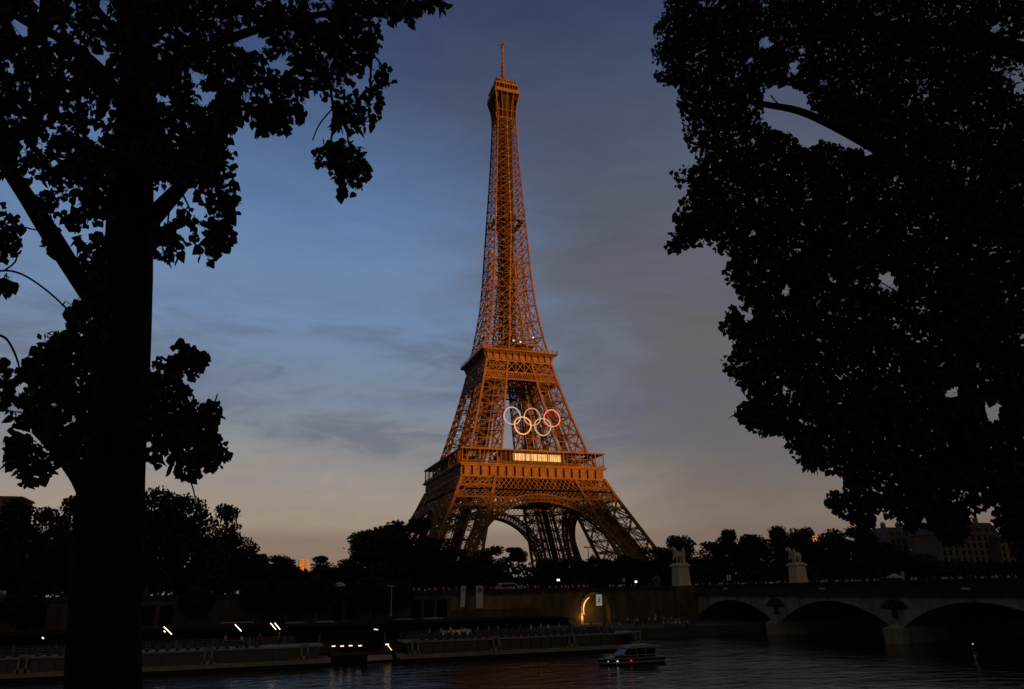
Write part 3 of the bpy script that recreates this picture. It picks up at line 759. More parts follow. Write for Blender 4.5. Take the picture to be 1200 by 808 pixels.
for i in range(NS):
    for fx, s_ in ((fx0,-1),(fx1,1)):
        m = MB()
        for k in range(K):
            sa, sb = -1+2*k/K, -1+2*(k+1)/K
            ya, yb = y-SPAN*k/K-WALL_Y, y-SPAN*(k+1)/K-WALL_Y; za, zb = arcz(sa)-oz, arcz(sb)-oz
            m.add([(fx+s_*.09,ya,za-.005),(fx+s_*.09,yb,zb-.005),(fx+s_*.09,yb,min(zb+.75,DT-oz-.05)),(fx+s_*.09,ya,min(za+.75,DT-oz-.05)),
                   (fx-s_*.3,ya,za-.005),(fx-s_*.3,yb,zb-.005)], [(0,1,2,3),(0,1,5,4)])
        m.build('arch_ring', STONE_B, bridge)
    y -= SPAN+PIER
for i in range(NS-1):
    yp = -(SPAN*(i+1)+PIER*i) - PIER/2
    for fx, s_ in ((fx0,-1),(fx1,1)):   # rounded cutwater with cap
        m = MB()
        prof_ = [(fx+s_*(-.2), yp-PIER/2-.35), (fx+s_*1.2, yp-PIER/2-.35), (fx+s_*2.5, yp-.8), (fx+s_*2.9, yp), (fx+s_*2.5, yp+.8), (fx+s_*1.2, yp+PIER/2+.35), (fx+s_*(-.2), yp+PIER/2+.35)]
        z0, z1 = -11-oz, ZS-0.3-oz; n = len(prof_)
        m.add([(a,b_,z0) for a,b_ in prof_]+[(a,b_,z1) for a,b_ in prof_]+[(fx-s_*.1, yp, z1+1.0)], [tuple(range(n,2*n))]+[(j,j+1,j+1+n,j+n) for j in range(n-1)]+[(j+n,j+1+n,2*n) for j in range(n-1)])
        m.build('cutwater', STONE_B, bridge)
    for fx, s_ in ((fx0,-1),):
        m = MB()   # carved eagle with spread wings on a wreath
        X_ = fx+s_*.12; zc = -2.2-oz
        def blob(y_, z_, ry, rz, d):
            Kk = 10; o = [(X_+s_*d, y_, z_)] + [(X_, y_+ry*math.cos(2*PI*j/Kk), z_+rz*math.sin(2*PI*j/Kk)) for j in range(Kk)]
            m.add(o, [(0, j+1, (j+1)%Kk+1) for j in range(Kk)])
        blob(yp, zc, .62, 1.15, .5); blob(yp+.1, zc+1.15, .36, .4, .5); blob(yp, zc-1.2, .75, .4, .35)
        for sg_ in (-1, 1):
            for j in range(5): blob(yp+sg_*(.75+.42*j), zc+.75-.05*j*j*.5, .45, .95-.13*j, .32)
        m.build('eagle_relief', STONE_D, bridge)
LB = NS*SPAN+(NS-1)*PIER
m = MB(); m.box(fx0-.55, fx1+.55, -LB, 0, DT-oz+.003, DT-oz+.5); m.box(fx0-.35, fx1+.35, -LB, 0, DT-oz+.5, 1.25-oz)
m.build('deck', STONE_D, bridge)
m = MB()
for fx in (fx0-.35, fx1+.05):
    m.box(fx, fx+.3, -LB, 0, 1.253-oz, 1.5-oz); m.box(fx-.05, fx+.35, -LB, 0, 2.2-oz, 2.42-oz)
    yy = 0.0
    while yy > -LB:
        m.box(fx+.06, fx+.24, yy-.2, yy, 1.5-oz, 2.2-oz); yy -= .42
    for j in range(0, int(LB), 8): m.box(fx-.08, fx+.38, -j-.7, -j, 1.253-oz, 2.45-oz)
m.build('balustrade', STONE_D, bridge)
for u in (850, 963, 1131):
    k = ray(u, 690); p = CAM + k*((fx0-.75-CAM.x)/k.x)
    m = MB(); m.box(fx0-.72, fx0-.6, p.y-.75-WALL_Y, p.y+.75-WALL_Y, p.z-oz-.16, p.z-oz+.16); m.build('navigation_board', WHITE, bridge)
m = MB(); m.add([(fx0,-.6,-10-oz),(fx0-6,-.6,-10-oz),(fx0-6,-.6,2.2-oz),(fx0,-.6,2.2-oz),(fx0,3,-10-oz),(fx0-6,3,-10-oz),(fx0-6,3,2.2-oz),(fx0,3,2.2-oz)], [(0,1,2,3),(4,5,6,7),(0,3,7,4),(1,2,6,5),(2,3,7,6)])
m.build('abutment', STONE, bridge)

# ------------------------------------------------------------------ statues
def horse_mesh():
    V = [(0,0,1.42),(.55,0,1.50),(-.55,0,1.46),(.85,0,1.95),(1.05,0,2.35),(1.45,0,2.22),(1.62,0,2.05),
         (.62,.24,1.1),(.66,.24,.62),(.62,.24,.08),(.62,-.24,1.1),(.95,-.24,.85),(.90,-.24,.42),
         (-.62,.25,1.05),(-.82,.25,.60),(-.72,.25,.08),(-.62,-.25,1.05),(-.85,-.25,.60),(-.75,-.25,.08),
         (-.92,0,1.55),(-1.15,0,1.15),(-1.2,0,.75),(1.0,.08,2.55)]
    E = [(0,1),(0,2),(1,3),(3,4),(4,5),(5,6),(1,7),(7,8),(8,9),(1,10),(10,11),(11,12),(2,13),(13,14),(14,15),(2,16),(16,17),(17,18),(2,19),(19,20),(20,21),(4,22)]
    Rr = [.42,.42,.40,.30,.22,.17,.13,.20,.11,.11,.20,.12,.11,.23,.12,.11,.23,.12,.11,.14,.13,.08,.05]
    return skinmesh('horse', V, E, Rr, 2)
def person_verts(kind):
    # z up, facing -y, 1.75 m tall: pelvis, spine, chest, neck, head, arms, legs
    V = [(0,0,.95),(0,0,1.15),(0,-.01,1.38),(0,-.01,1.50),(0,-.03,1.60),(0,-.03,1.72),
         (.17,0,1.42),(-.17,0,1.42),(.10,0,.90),(-.10,0,.90),(.11,-.01,.48),(-.11,-.01,.48),(.11,.02,.07),(-.11,.02,.07),(.12,-.14,.04),(-.12,-.14,.04)]
    arms = {'stand': [(.23,.02,1.15),(.24,-.06,.90),(-.23,.02,1.15),(-.24,-.06,.90)],
            'lean': [(.24,-.08,1.18),(.16,-.32,1.14),(-.24,-.08,1.18),(-.16,-.32,1.14)],
            'photo': [(.22,-.16,1.24),(.08,-.30,1.50),(-.22,-.16,1.24),(-.08,-.30,1.50)],
            'wave': [(.30,.0,1.52),(.30,-.06,1.80),(-.23,.02,1.15),(-.22,-.10,.92)],
            'sit': [(.23,-.06,1.16),(.14,-.30,1.02),(-.23,-.06,1.16),(-.14,-.30,1.02)]}[kind]
    if kind == 'sit':
        for i, p in ((10,(.12,-.42,.90)),(11,(-.12,-.42,.90)),(12,(.12,-.46,.50)),(13,(-.12,-.46,.50)),(14,(.12,-.60,.46)),(15,(-.12,-.60,.46))): V[i] = p
    V += arms
    E = [(0,1),(1,2),(2,3),(3,4),(4,5),(2,6),(2,7),(0,8),(0,9),(8,10),(9,11),(10,12),(11,13),(12,14),(13,15),(6,16),(16,17),(7,18),(18,19)]
    Rr = [(.16,.12),(.145,.105),(.165,.115),(.06,.06),(.095,.105),(.075,.085),(.075,.07),(.075,.07),.10,.10,.07,.07,.05,.05,.045,.045,.05,.042,.05,.042]
    return V, E, Rr
def stone_fig(name, parent, V, E, Rr, scale, loc, rz):
    me = skinmesh(name, V, E, Rr, 2); me.materials.append(STONE_S)
    me.polygons.foreach_set('use_smooth', [True]*len(me.polygons))
    o = bpy.data.objects.new(name, me); col.objects.link(o); o.parent = parent; o.location = loc; o.rotation_euler = (0,0,rz); o.scale = (scale,)*3
    return o
hm = horse_mesh(); hm.materials.append(STONE_S); hm.polygons.foreach_set('use_smooth', [True]*len(hm.polygons))
def statue(label, loc, ped_w, ped_h, face, hz):
    s = thing('horse_statue', label, 'statue', loc, 0, 'statues on pedestals at the bridge end')
    m = MB(); w_ = ped_w/2
    m.frustum(w_+.45, -.3, w_+.40, 1.0); m.frustum(w_+.12, 1.0, w_-.08, ped_h-.75); m.frustum(w_+.1, ped_h-.75, w_+.38, ped_h-.45); m.frustum(w_+.38, ped_h-.45, w_+.30, ped_h-.1); m.frustum(w_-.1, ped_h-.1, w_-.15, ped_h+.25)
    m.build('pedestal', STONE_S, s)
    h = bpy.data.objects.new('horse', hm); col.objects.link(h); h.parent = s; h.location = (-.1*face, .35, ped_h+.2); h.rotation_euler = (0,0,hz); h.scale = (1.6,)*3
    V, E, Rr = person_verts('stand')
    V[18] = (-.40,-.06,1.25); V[19] = (-.52,-.28,1.42)
    stone_fig('warrior', s, V, E, Rr, 2.2, (.85*face, -.75, ped_h+.22), .3)
    return s
pA = aty(799, 688, WALL_Y+5); pB = aty(936, 682, WALL_Y+5)
statue('pale stone warrior and horse on a pedestal above the quay wall, beside the kiosk', (pA.x, WALL_Y+5, 1.35), 3.2, 6.2, 1, R(200))
statue('pale stone horse and warrior on a pedestal at the far side of the bridge', (pB.x, WALL_Y+5, 1.35), 3.2, 6.1, -1, R(172))

# ------------------------------------------------------------------ boats
def plan(L, B, bow, n=10):
    """deck outline seen from above: square stern at -x, rounded bow at +x (or both ends rounded)"""
    pts = [(-L/2, -B/2)]
    for k in range(n+1):
        a = -PI/2 + PI*k/n; pts.append((L/2-bow+bow*math.cos(a), B/2*math.sin(a)))
    pts.append((-L/2, B/2)); return pts
def slab(m, pts, z0, z1, s0=(1,1), s1=(1,1), mi=0):
    n = len(pts)
    m.add([(x*s0[0],y*s0[1],z0) for x,y in pts]+[(x*s1[0],y*s1[1],z1) for x,y in pts],
          [tuple(reversed(range(n))), tuple(range(n,2*n))]+[(i,(i+1)%n,(i+1)%n+n,i+n) for i in range(n)], mi)
GLINT = lampmat('window_glint', (1.0, 0.72, 0.50), 4.0)  # sunset reflections off tilted windscreens, put in as glowing strips
WLAMP = lampmat('cold_lamp', (0.8, 0.88, 1.0), 1.1)
RLAMP = lampmat('red_lamp', (1.0, 0.05, 0.04), 1.0)
OLAMP = lampmat('warm_lamp', (1.0, 0.62, 0.30), 2.2)
SEATM = mat('boat_seat', (0.10, 0.05, 0.045), (0.06, 0.035, 0.03), 0.8, 2.0)
def tour_boat(label, x0, x1, yn, beam, frames, lamps, flip=False):
    L = x1-x0; b = thing('tour_boat', label, 'boat', ((x0+x1)/2, yn+beam/2, WATER_Z), 0, 'long glazed tour boats moored at the quay')
    P = plan(L, beam, 4.5)
    if flip: P = [(-x,-y) for x,y in P]
    m = MB(); slab(m, P, -0.8, 0.45, (.985,.9), (1,1)); m.build('hull', BOATDARK, b)
    m = MB(); slab(m, P, 0.453, 1.0, (1.002,1.03), (1.002,1.03)); m.build('rubbing_strake', BOATPALE, b)
    m = MB(); slab(m, P, 1.003, 2.55, (.95,.93), (.95,.84)); m.build('glazed_cabin', GLASS, b)
    nn = int(L/1.9)
    for i in range(nn+1):
        x = -L/2*.93 + L*.90*i/nn
        for s_ in (-1, 1): m = MB(); m.bar((x, s_*(beam/2*.93+.03), 1.0), (x, s_*(beam/2*.84+.03), 2.56), 0.07); m.build('window_post', BOATDARK, b)
    m = MB(); slab(m, P, 2.553, 2.80, (.97,.96), (.97,.96)); m.build('upper_deck', BOATPALE, b)
    n2 = int(L/1.5)
    for s_ in (-1, 1):
        m = MB()
        for i in range(n2+1):
            x = -L/2*.95 + L*.90*i/n2; m.bar((x,s_*beam*.47,2.8), (x,s_*beam*.47,3.8), 0.06)
        for z in (3.15, 3.48, 3.8): m.bar((-L/2*.95,s_*beam*.47,z), (L*.425,s_*beam*.47,z), 0.06)
        m.build('railing', STEEL, b)
    for i in range(int(L/1.25)):
        x = -L/2*.9 + 1.25*i
        if x > L*.36: break
        for yy in (-beam*.28, beam*.22): m = MB(); m.box(x, x+.4, yy-.75, yy+.75, 2.805, 3.2); m.box(x, x+.1, yy-.75, yy+.75, 3.2, 3.6); m.build('deck_seat', SEATM, b)
    for fx in frames:
        m = MB(); xl = fx-(x0+x1)/2; yy = -beam/2-.09
        m.box(xl-.55, xl-.30, yy-.1, yy+.14, 1.0, 2.82); m.box(xl+.30, xl+.55, yy-.1, yy+.14, 1.0, 2.82); m.box(xl-.55, xl+.55, yy-.1, yy+.14, 2.823, 3.05)
        m.prism([(xl-1.1,1.003),(xl+1.1,1.003),(xl+.56,1.5),(xl-.56,1.5)], yy-.1, yy+.12)
        m.build('portal_frame', BOATPALE, b)
    for lx, ly, lz, dx, dz in lamps:  # glowing strips in place of reflected glints
        m = MB(); m.bar((lx-(x0+x1)/2-dx, ly, lz-dz), (lx-(x0+x1)/2+dx, ly, lz+dz), 0.09); m.build('glint_strip', GLINT, b)
    return b
YN = -233.6
X = lambda u, v=760: aty(u, v, YN).x
tour_boat('long glazed tour boat with people on its railed upper deck, moored below the tower', X(470), X(757), YN, 6.0, [X(486), X(581), X(670), X(748)], [])
B1x = X(388, 780)
tour_boat('long glazed tour boat behind the big tree trunk, with slanting bright window glints on deck', X(388)-66, X(388), YN, 6.0, [X(30), X(245), X(357)],
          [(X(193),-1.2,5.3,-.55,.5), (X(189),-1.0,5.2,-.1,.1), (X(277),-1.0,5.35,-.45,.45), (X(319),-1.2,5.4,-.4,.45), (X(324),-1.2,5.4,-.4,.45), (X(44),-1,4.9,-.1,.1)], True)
# landing stage with a long dark roof behind the boats
ls = thing('landing_stage', 'long dark flat roofed landing stage between the moored tour boats and the quay wall', 'landing stage', (-118, -219, WATER_Z))
x1 = aty(640, 722, -215).x + 118; x0 = -90
m = MB(); m.box(x0, x1-1, -5.5, 7.5, -.6, 0.75); m.build('pontoon', BOATDARK, ls)
m = MB(); m.box(x0, x1, -6, 8, 3.85, 4.85); m.box(x0, x1+.15, -6.15, 8.15, 4.853, 5.0); m.build('roof', ROOFD, ls)
m = MB(); m.box(x0, x1-3, 1.0, 4.0, .753, 3.85); m.build('hall', LIME2, ls)
m = MB()
for i in range(28):
    xx = x1-1.2-5*i
    if xx > x0:
        for yy in (-5.6, 7.4): m = MB(); m.bar((xx,yy,.75), (xx,yy,3.85), .22); m.build('roof_post', STEEL, ls)
a, b_ = aty(515, 735, -218).x+118, aty(552, 735, -218).x+118
m = MB(); m.box(a, b_, .88, .99, 2.0, 3.4); lw = m.build('lit_window', lampmat('hall_window', (1.0, 0.72, 0.30), 0.055), ls)
m = MB()
for i in range(7): xx = a+(b_-a)*i/6; m.bar((xx,.82,1.95), (xx,.82,3.45), .1)
m.build('mullions', BLACKM, lw)
# shuttle boat in the gap between the tour boats
sb = thing('shuttle_boat', 'dark shuttle boat with a row of small lamps between the two tour boats', 'boat', (aty(424,765,-229).x, -229.5, WATER_Z))
P = plan(9.6, 3.4, 3.4)
m = MB(); slab(m, P, -.5, 1.1, (.95,.8), (1,1)); m.build('hull', BOATDARK, sb)
m = MB(); slab(m, P, 1.103, 1.45, (1,1.02), (1,1.02)); m.build('gunwale', SEATM, sb)
m = MB(); m.prism([(-3.6,1.45),(2.2,1.45),(3.2,2.2),(2.0,4.1),(-3.4,4.1)], -1.4, 1.4); m.build('cabin', GLASS, sb)
m = MB(); m.box(-3.7, 2.2, -1.6, 1.6, 4.103, 4.3); m.build('cabin_roof', ROOFD, sb)
m = MB(); m.prism([(.5,.25),(4.2,.3),(4.0,1.0),(.5,1.0)], -1.82, -1.72); m.build('pale_side_panel', WHITE, sb)
for u, v in ((391,757.5),(401,757.5),(411,757),(422,757)):
    p = aty(u, v, -231.5); m = MB(); m.box(p.x-sb.location.x-.24, p.x-sb.location.x+.24, -2.0, -1.9, p.z-WATER_Z-.07, p.z-WATER_Z+.07); m.build('side_lamp', OLAMP, sb)
p = aty(441, 738, -231.5); m = MB(); m.bar((p.x-sb.location.x-.3,-1.7,p.z-WATER_Z+.05), (p.x-sb.location.x+.3,-1.7,p.z-WATER_Z-.05), .14); m.build('roof_lamp', WLAMP, sb)
p = aty(454, 755.5, -231.5); m = MB(); m.box(p.x-sb.location.x-.25, p.x-sb.location.x+.25, -1.9, -1.8, p.z-WATER_Z-.08, p.z-WATER_Z+.08); m.bar((p.x-sb.location.x,-1.8,p.z-WATER_Z), (4.3,-.5,1.4), .06); m.build('bow_lamp', OLAMP, sb)
# small cabin cruiser under way
mp_ = atz(744, 779, WATER_Z)
cr = thing('cabin_cruiser', 'small motor cruiser with grey canopy and tiny bow lights out on the river', 'boat', (mp_.x, mp_.y+1.2, WATER_Z), R(181)); cr.scale = (1, 1, .86)
P = plan(9.6, 2.7, 4.4)
m = MB(); slab(m, P, -.4, .85, (.92,.72), (1,1)); m.build('hull', BOATDARK, cr)
m = MB(); slab(m, P, .25, .5, (.985,.94), (.985,.955)); m.build('pale_stripe', BOATPALE, cr)
m = MB(); slab(m, P, .853, .98, (1,1.02), (1,1.02)); m.build('gunwale', BOATPALE, cr)
m = MB(); m.prism([(-3.4,.98),(3.2,.98),(2.7,1.35),(1.7,1.45),(.9,2.3),(-3.4,2.35)], -1.05, 1.05); m.build('cabin', GLASS, cr)
CANV = mat('grey_canvas', (.48,.46,.44), (.36,.35,.33), .9, 2.0)
m = MB(); m.prism([(-4.3,2.36),(-4.0,2.62),(-2.4,2.78),(-.6,2.72),(1.0,2.42),(1.0,2.36)], -1.15, 1.15); m.build('canopy', CANV, cr)
for s_ in (-1, 1):
    for nm_, segs in (('canopy_post', [((-3.6,s_*1.1,.98),(-3.6,s_*1.1,2.35))]), ('cabin_frame', [((1.7,s_*1.08,1.4),(.9,s_*1.08,2.36)), ((-.6,s_*1.08,.98),(-.3,s_*1.08,2.36)), ((-1.9,s_*1.08,.98),(-1.7,s_*1.08,2.36)), ((-3.3,s_*1.08,2.33),(.95,s_*1.08,2.33)), ((-3.3,s_*1.08,1.3),(1.8,s_*1.08,1.35)), ((-3.3,s_*1.08,.98),(-3.3,s_*1.08,2.36))]),
                      ('bow_rail', [((2.9,s_*.95,.98),(2.9,s_*.95,1.5)), ((3.9,s_*.3,.98),(3.9,s_*.3,1.5)), ((2.9,s_*.95,1.5),(3.9,s_*.3,1.5)), ((1.3,s_*1.2,1.5),(2.9,s_*.95,1.5))])):
        m = MB()
        for p_, q_ in segs: m.bar(p_, q_, .06)
        m.build(nm_, WHITE, cr)
for x, y_, z, mm in ((3.7,.75,.62,WLAMP),(2.6,1.25,.6,WLAMP),(.6,1.38,.62,RLAMP)):
    m = MB(); m.box(x-.1, x+.1, y_-.06, y_+.06, z-.06, z+.06); m.build('navigation_lamp', mm, cr)
# lit buoy under the third bridge arch
bp_ = atz(1140, 755, WATER_Z+.9); by = thing('buoy', 'small river buoy with a white light in the dark under the bridge arch', 'buoy', (bp_.x, bp_.y, WATER_Z))
m = MB(); m.lathe([(.1,-.4),(.5,-.2),(.5,.25),(.12,.5),(.1,.8)], seg=12); m.build('float', BOATDARK, by)
m = MB(); m.lathe([(.02,.8),(.09,.85),(.09,.97),(.02,1.0)], seg=8); m.build('lamp', lampmat('dim_lamp', (0.8, 0.88, 1.0), 0.6), by)

# ------------------------------------------------------------------ vehicles, awnings and posts on the lower quay
def van(label, x, y, z, rz, paint, L=5.4, Hh=2.5):
    v_ = thing('parked_van', label, 'van', (x,y,z), rz, 'vehicles parked on the quays')
    m = MB(); m.prism([(-L/2,.35),(L/2,.35),(L/2,1.0),(L/2-.5,1.25),(L/2-1.3,Hh-.25),(L/2-1.8,Hh-.06),(0,Hh),(-L/2+.35,Hh-.05),(-L/2+.05,Hh-.35)], -.95, .95); m.build('body', paint, v_)
    m = MB()
    for s_ in (-1, 1): m.prism([(-L/2+.4,1.35),(L/2-1.2,1.35),(L/2-1.65,Hh-.35),(-L/2+.4,Hh-.35)], s_*.953-.01, s_*.953+.01)
    m.add([(L/2-.52,-.85,1.28),(L/2-.52,.85,1.28),(L/2-1.24,.8,Hh-.3),(L/2-1.24,-.8,Hh-.3)], [(0,1,2,3)])
    m.build('windows', GLASS, v_)
    for sx in (-1, 1):
        for sy in (-1, 1):
            m = MB(); m.tube([(sx*(L/2-1.0),sy*.8,.34),(sx*(L/2-1.0),sy*1.0,.34)], .34, 12); m.build('wheel', RUBBER, v_)
    for s_ in (-1, 1):
        m = MB(); m.box(L/2-.02, L/2+.03, s_*.65-.14, s_*.65+.14, .72, .92); m.build('headlight', WHITE, v_)
    return v_
PAINTS = [mat('silver_paint', (.42,.42,.44), (.36,.36,.38), .35, 1.0), mat('maroon_paint', (.10,.03,.03), (.07,.02,.02), .4, 1.0), mat('charcoal_paint', (.05,.05,.055), (.035,.035,.04), .4, 1.0), WHITE]
for u, pi, lab in ((351,0,'silver van with pale curved roof behind the left tour boat'), (378,3,'white van parked left of the landing lamp, below the round clipped tree'),
                   (410,1,'maroon van parked on the lower quay below the white dome parasol'), (449,2,'charcoal van parked beside the tall white lamp pole'), (470,0,'silver van just right of the tall white lamp pole'), (511,3,'white van at the foot of the wall left of the banners')):
    van(lab, aty(u, 716, -193).x, -193, QUAY_LOW, R(0 if u % 2 else 180), PAINTS[pi], 5.2, 2.65)
van('white van behind the crowd on the upper quay below the tower', aty(597, 684, -172).x, -172, QUAY_UP, 0, WHITE, 5.4, 2.4)
gf = thing('gate_frame', 'thin pale goalpost frame standing on the quay behind the left tour boat', 'frame', (aty(279, 720, -196).x, -196, QUAY_LOW))
for s_ in (-1, 1): m = MB(); m.bar((s_*2.7,0,0), (s_*2.7,0,2.9), .14); m.build('post', STEEL, gf)
m = MB(); m.bar((-2.8,0,2.95), (2.8,0,2.95), .16); m.build('crossbar', WHITE, gf)
# banners
def banner(label, u0, u1, v0, v1, y, emblem, lean=0.0):
    a, b_ = aty(u0, v0, y), aty(u1, v1, y); wd, ht = b_.x-a.x, a.z-b_.z
    t_ = thing('banner', label, 'banner', ((a.x+b_.x)/2, y, b_.z), 0, 'white banners hung along the quay')
    m = MB(); N = 8
    for i in range(N+1):
        for j in range(3): m.v.append((-wd/2+wd*j/2+lean*i/N, .05*math.sin(i*1.3+j)+.04*j, ht*i/N))
    for i in range(N):
        for j in range(2): m.f.append((i*3+j, i*3+j+1, (i+1)*3+j+1, (i+1)*3+j)); m.m.append(0)
    m.build('cloth', CLOTH, t_)
    m = MB(); m.bar((-wd/2-.1+lean,.1,ht+.05), (wd/2+.1+lean,.1,ht+.05), .08); m.bar((-wd/2-.08,.2,QUAY_LOW-b_.z), (-wd/2-.08+lean,.2,ht+.1), .1)
    m.build('pole', STEEL, t_)
    m = MB()
    if emblem == 'disc':
        K = 20; zc = ht*.82
        for r0, r1 in ((.52, .34), (.2, .0)):
            for k in range(K):
                a1, a2 = 2*PI*k/K, 2*PI*(k+1)/K
                m.add([(r0*math.cos(a1)+lean*.8,-.12,zc+r0*math.sin(a1)),(r0*math.cos(a2)+lean*.8,-.12,zc+r0*math.sin(a2)),(r1*math.cos(a2)+lean*.8,-.12,zc+r1*math.sin(a2)),(r1*math.cos(a1)+lean*.8,-.12,zc+r1*math.sin(a1))], [(0,1,2,3)])
    else:
        for z in (.86, .78): m.box(lean*.8-.2, lean*.8+.16, -.13, -.11, ht*z-.1, ht*z+.1)
    m.build('emblem', SEATM, t_)
banner('narrow white banner with a small dark mark on the quay wall', 539.5, 545, 687, 712, WALL_Y-1.2, 'mark', .2)
banner('wide white banner with a dark round emblem near its top on the quay wall', 558, 566.3, 687, 713, WALL_Y-1.2, 'disc')
banner('white banner with a dark round emblem cut by the left edge of the picture', -6, 3, 693, 716, WALL_Y-1.2, 'disc')
def lamp_pole(label, u, v0, v1, y, name='lamp_pole'):
    a, b_ = aty(u, v1, y), aty(u, v0, y); h = b_.z-a.z
    t_ = thing(name, label, 'lamp post', (a.x, y, a.z)); m = MB(); m.tube([(0,0,0),(0,0,h)], [.11,.07], 8); m.lathe([(.2,0),(.2,.4),(.12,.5)], seg=8); m.build('pole', WHITE, t_)
    m = MB(); m.bar((-.75,0,h), (.5,0,h+.05), .12); m.box(-.9, -.3, -.15, .15, h-.06, h+.1); m.build('lamp_head', WHITE, t_)
    return t_
lamp_pole('tall thin white lamp pole with a short crossarm beside the parked vans', 458, 687, 722, -197)

# upper quay furniture
def street_lamp(u, v, y, label, zb=QUAY_UP):
    p = aty(u, v, y); h = p.z-zb
    t_ = thing('street_lamp', label, 'street lamp', (p.x, y, zb), 0, 'globe street lamps by the bridge')
    m = MB(); m.lathe([(.28,0),(.24,.5),(.12,.7),(.09,h*.6),(.07,h-.3)], seg=8); m.build('pole', BLACKM, t_)
    m = MB(); m.lathe([(.05,h-.35),(.26,h-.22),(.34,h),(.26,h+.22),(.05,h+.33)], seg=10); m.build('globe', WHITE, t_)
for u, v, y, lab in ((851.6,651.8,-165,'pale globe street lamp against trees, nearest right of the near statue'), (892,656,-160,'pale globe street lamp, left of the far statue and lower than its neighbour'),
                     (905.5,648,-150,'pale globe street lamp just left of the far statue head'), (968,643.5,-150,'pale globe street lamp, first to the right of the far statue'), (997.5,649,-160,'pale globe street lamp in front of the broad dark tree crown'),
                     (1045,638,-140,'pale globe street lamp below the distant grey apartment roof'), (1067.5,645,-150,'pale globe street lamp left of the long pale apartment building')):
    street_lamp(u, v, y, lab)
p = aty(689, 642, -100); q_ = thing('floodlight_mast', 'tall thin mast with two lamp heads seen under the right side of the tower arch', 'mast', (p.x, -100, 0))
m = MB(); m.tube([(0,0,0),(0,0,p.z)], [.22,.12], 8); m.build('pole', BLACKM, q_)
for s_ in (-1, 1):
    m = MB(); m.bar((0,0,p.z-.1), (s_*.9,0,p.z), .12); m.box(s_*.9-.55, s_*.9+.55, -.35, .35, p.z-.1, p.z+.35); m.build('lamp_head', BLACKM, q_)
p = aty(862, 672, -168); tl = thing('traffic_light', 'traffic light showing red behind the crowd on the bridge approach', 'traffic light', (p.x, -168, QUAY_UP))
h = p.z-QUAY_UP; m = MB(); m.tube([(0,0,0),(0,0,h-.6)], .07, 8); m.build('pole', BLACKM, tl)
m = MB(); m.box(-.16,.16,-.14,.14,h-.7,h+.25); m.build('signal_head', BLACKM, tl)
m = MB(); m.lathe([(.02,-.03),(.11,-.02),(.11,.02),(.02,.03)], (0,0,0), 10); o = m.build('red_light', RLAMP, tl); o.rotation_euler = (R(90),0,0); o.location = (0,-.17,h)
p = aty(854, 678, -169); wb = thing('notice_board', 'pair of tall white notice panels left of the red traffic light', 'notice board', (p.x, -169, QUAY_UP))
for s_ in (-1, 1): m = MB(); m.box(s_*.42-.22, s_*.42+.22, -.06, .06, p.z-QUAY_UP-.6, p.z-QUAY_UP+.95); m.build('panel', CLOTH, wb)
for s_ in (-.42, .42): m = MB(); m.bar((s_,.1,0), (s_,.1,p.z-QUAY_UP+.8), .09); m.build('leg', BLACKM, wb)
p = aty(731, 680, -176); ws = thing('square_sign', 'small square white sign standing behind the quay parapet right of the tower leg', 'sign', (p.x, -176, QUAY_UP))
m = MB(); m.box(-.42,.42,-.03,.03,p.z-QUAY_UP-.4,p.z-QUAY_UP+.4); m.build('sign_panel', WHITE, ws)
m = MB(); m.bar((0,.07,0), (0,.07,p.z-QUAY_UP+.3), .07); m.build('post', BLACKM, ws)
p = aty(1058, 675, -165); ws = thing('upright_sign', 'white upright sign with a grey figure on it behind the bridge parapet', 'sign', (p.x, -165, QUAY_UP))
m = MB(); m.box(-.55,.55,-.06,.06,p.z-QUAY_UP-1.0,p.z-QUAY_UP+1.2); m.build('sign_panel', WHITE, ws)
m = MB(); m.box(-.16,.16,-.09,-.065,p.z-QUAY_UP-.6,p.z-QUAY_UP+.3); m.lathe([(.17,-.01),(.17,.01)], (0,-.08,p.z-QUAY_UP+.6), 10); m.build('figure', STEEL, ws)
for s_ in (-.4, .4): m = MB(); m.bar((s_,.1,0), (s_,.1,p.z-QUAY_UP), .08); m.build('leg', BLACKM, ws)
p = aty(770, 683, -173); kk = thing('kiosk', 'small round brown kiosk with domed roof beside the near statue', 'kiosk', (p.x, -173, QUAY_UP))
m = MB(); m.lathe([(.95,0),(.95,.4),(.85,.45),(.85,2.5)], seg=16); m.build('drum', BROWN, kk)
m = MB(); m.lathe([(1.05,2.503),(1.1,2.7),(.8,3.1),(.3,3.35),(.06,3.7)], seg=16); m.build('roof', ZINC, kk)
for u, v, y, lab, s_ in ((654,680,-160,'bright white lamp glowing behind the crowd under the tower arch',.42), (745,682,-165,'bright white lamp low behind the crowd at the right tower leg',.34), (755,667.5,-140,'white spotlight high on the dark trees by the right tower leg',.42)):
    p = aty(u, v, y); t_ = thing('work_lamp', lab, 'lamp', (p.x, y, QUAY_UP)); h = p.z-QUAY_UP
    m = MB(); m.tube([(0,0,0),(0,0,h-.3)], .06, 6); m.bar((-.4,0,.03), (.4,0,.03), .06); m.bar((0,-.4,.03), (0,.4,.03), .06); m.build('stand', BLACKM, t_)
    m = MB(); m.box(-s_, s_, -.1, .12, -.26+h, .26+h); m.build('lamp_case', BLACKM, t_)
    m = MB(); m.box(-s_*.9, s_*.9, -.14, -.103, -.22+h, .22+h); m.build('lamp_glass', lampmat('spot_lamp', (0.85, 0.9, 1.0), 3.0), t_)
p = aty(398, 692, -178); pa = thing('parasol', 'white dome parasol on the upper quay above the maroon van', 'parasol', (p.x, -178, QUAY_UP))
m = MB(); m.lathe([(1.25,2.1),(1.1,2.5),(.7,2.8),(.1,2.95)], seg=12); m.build('canopy', WHITE, pa)
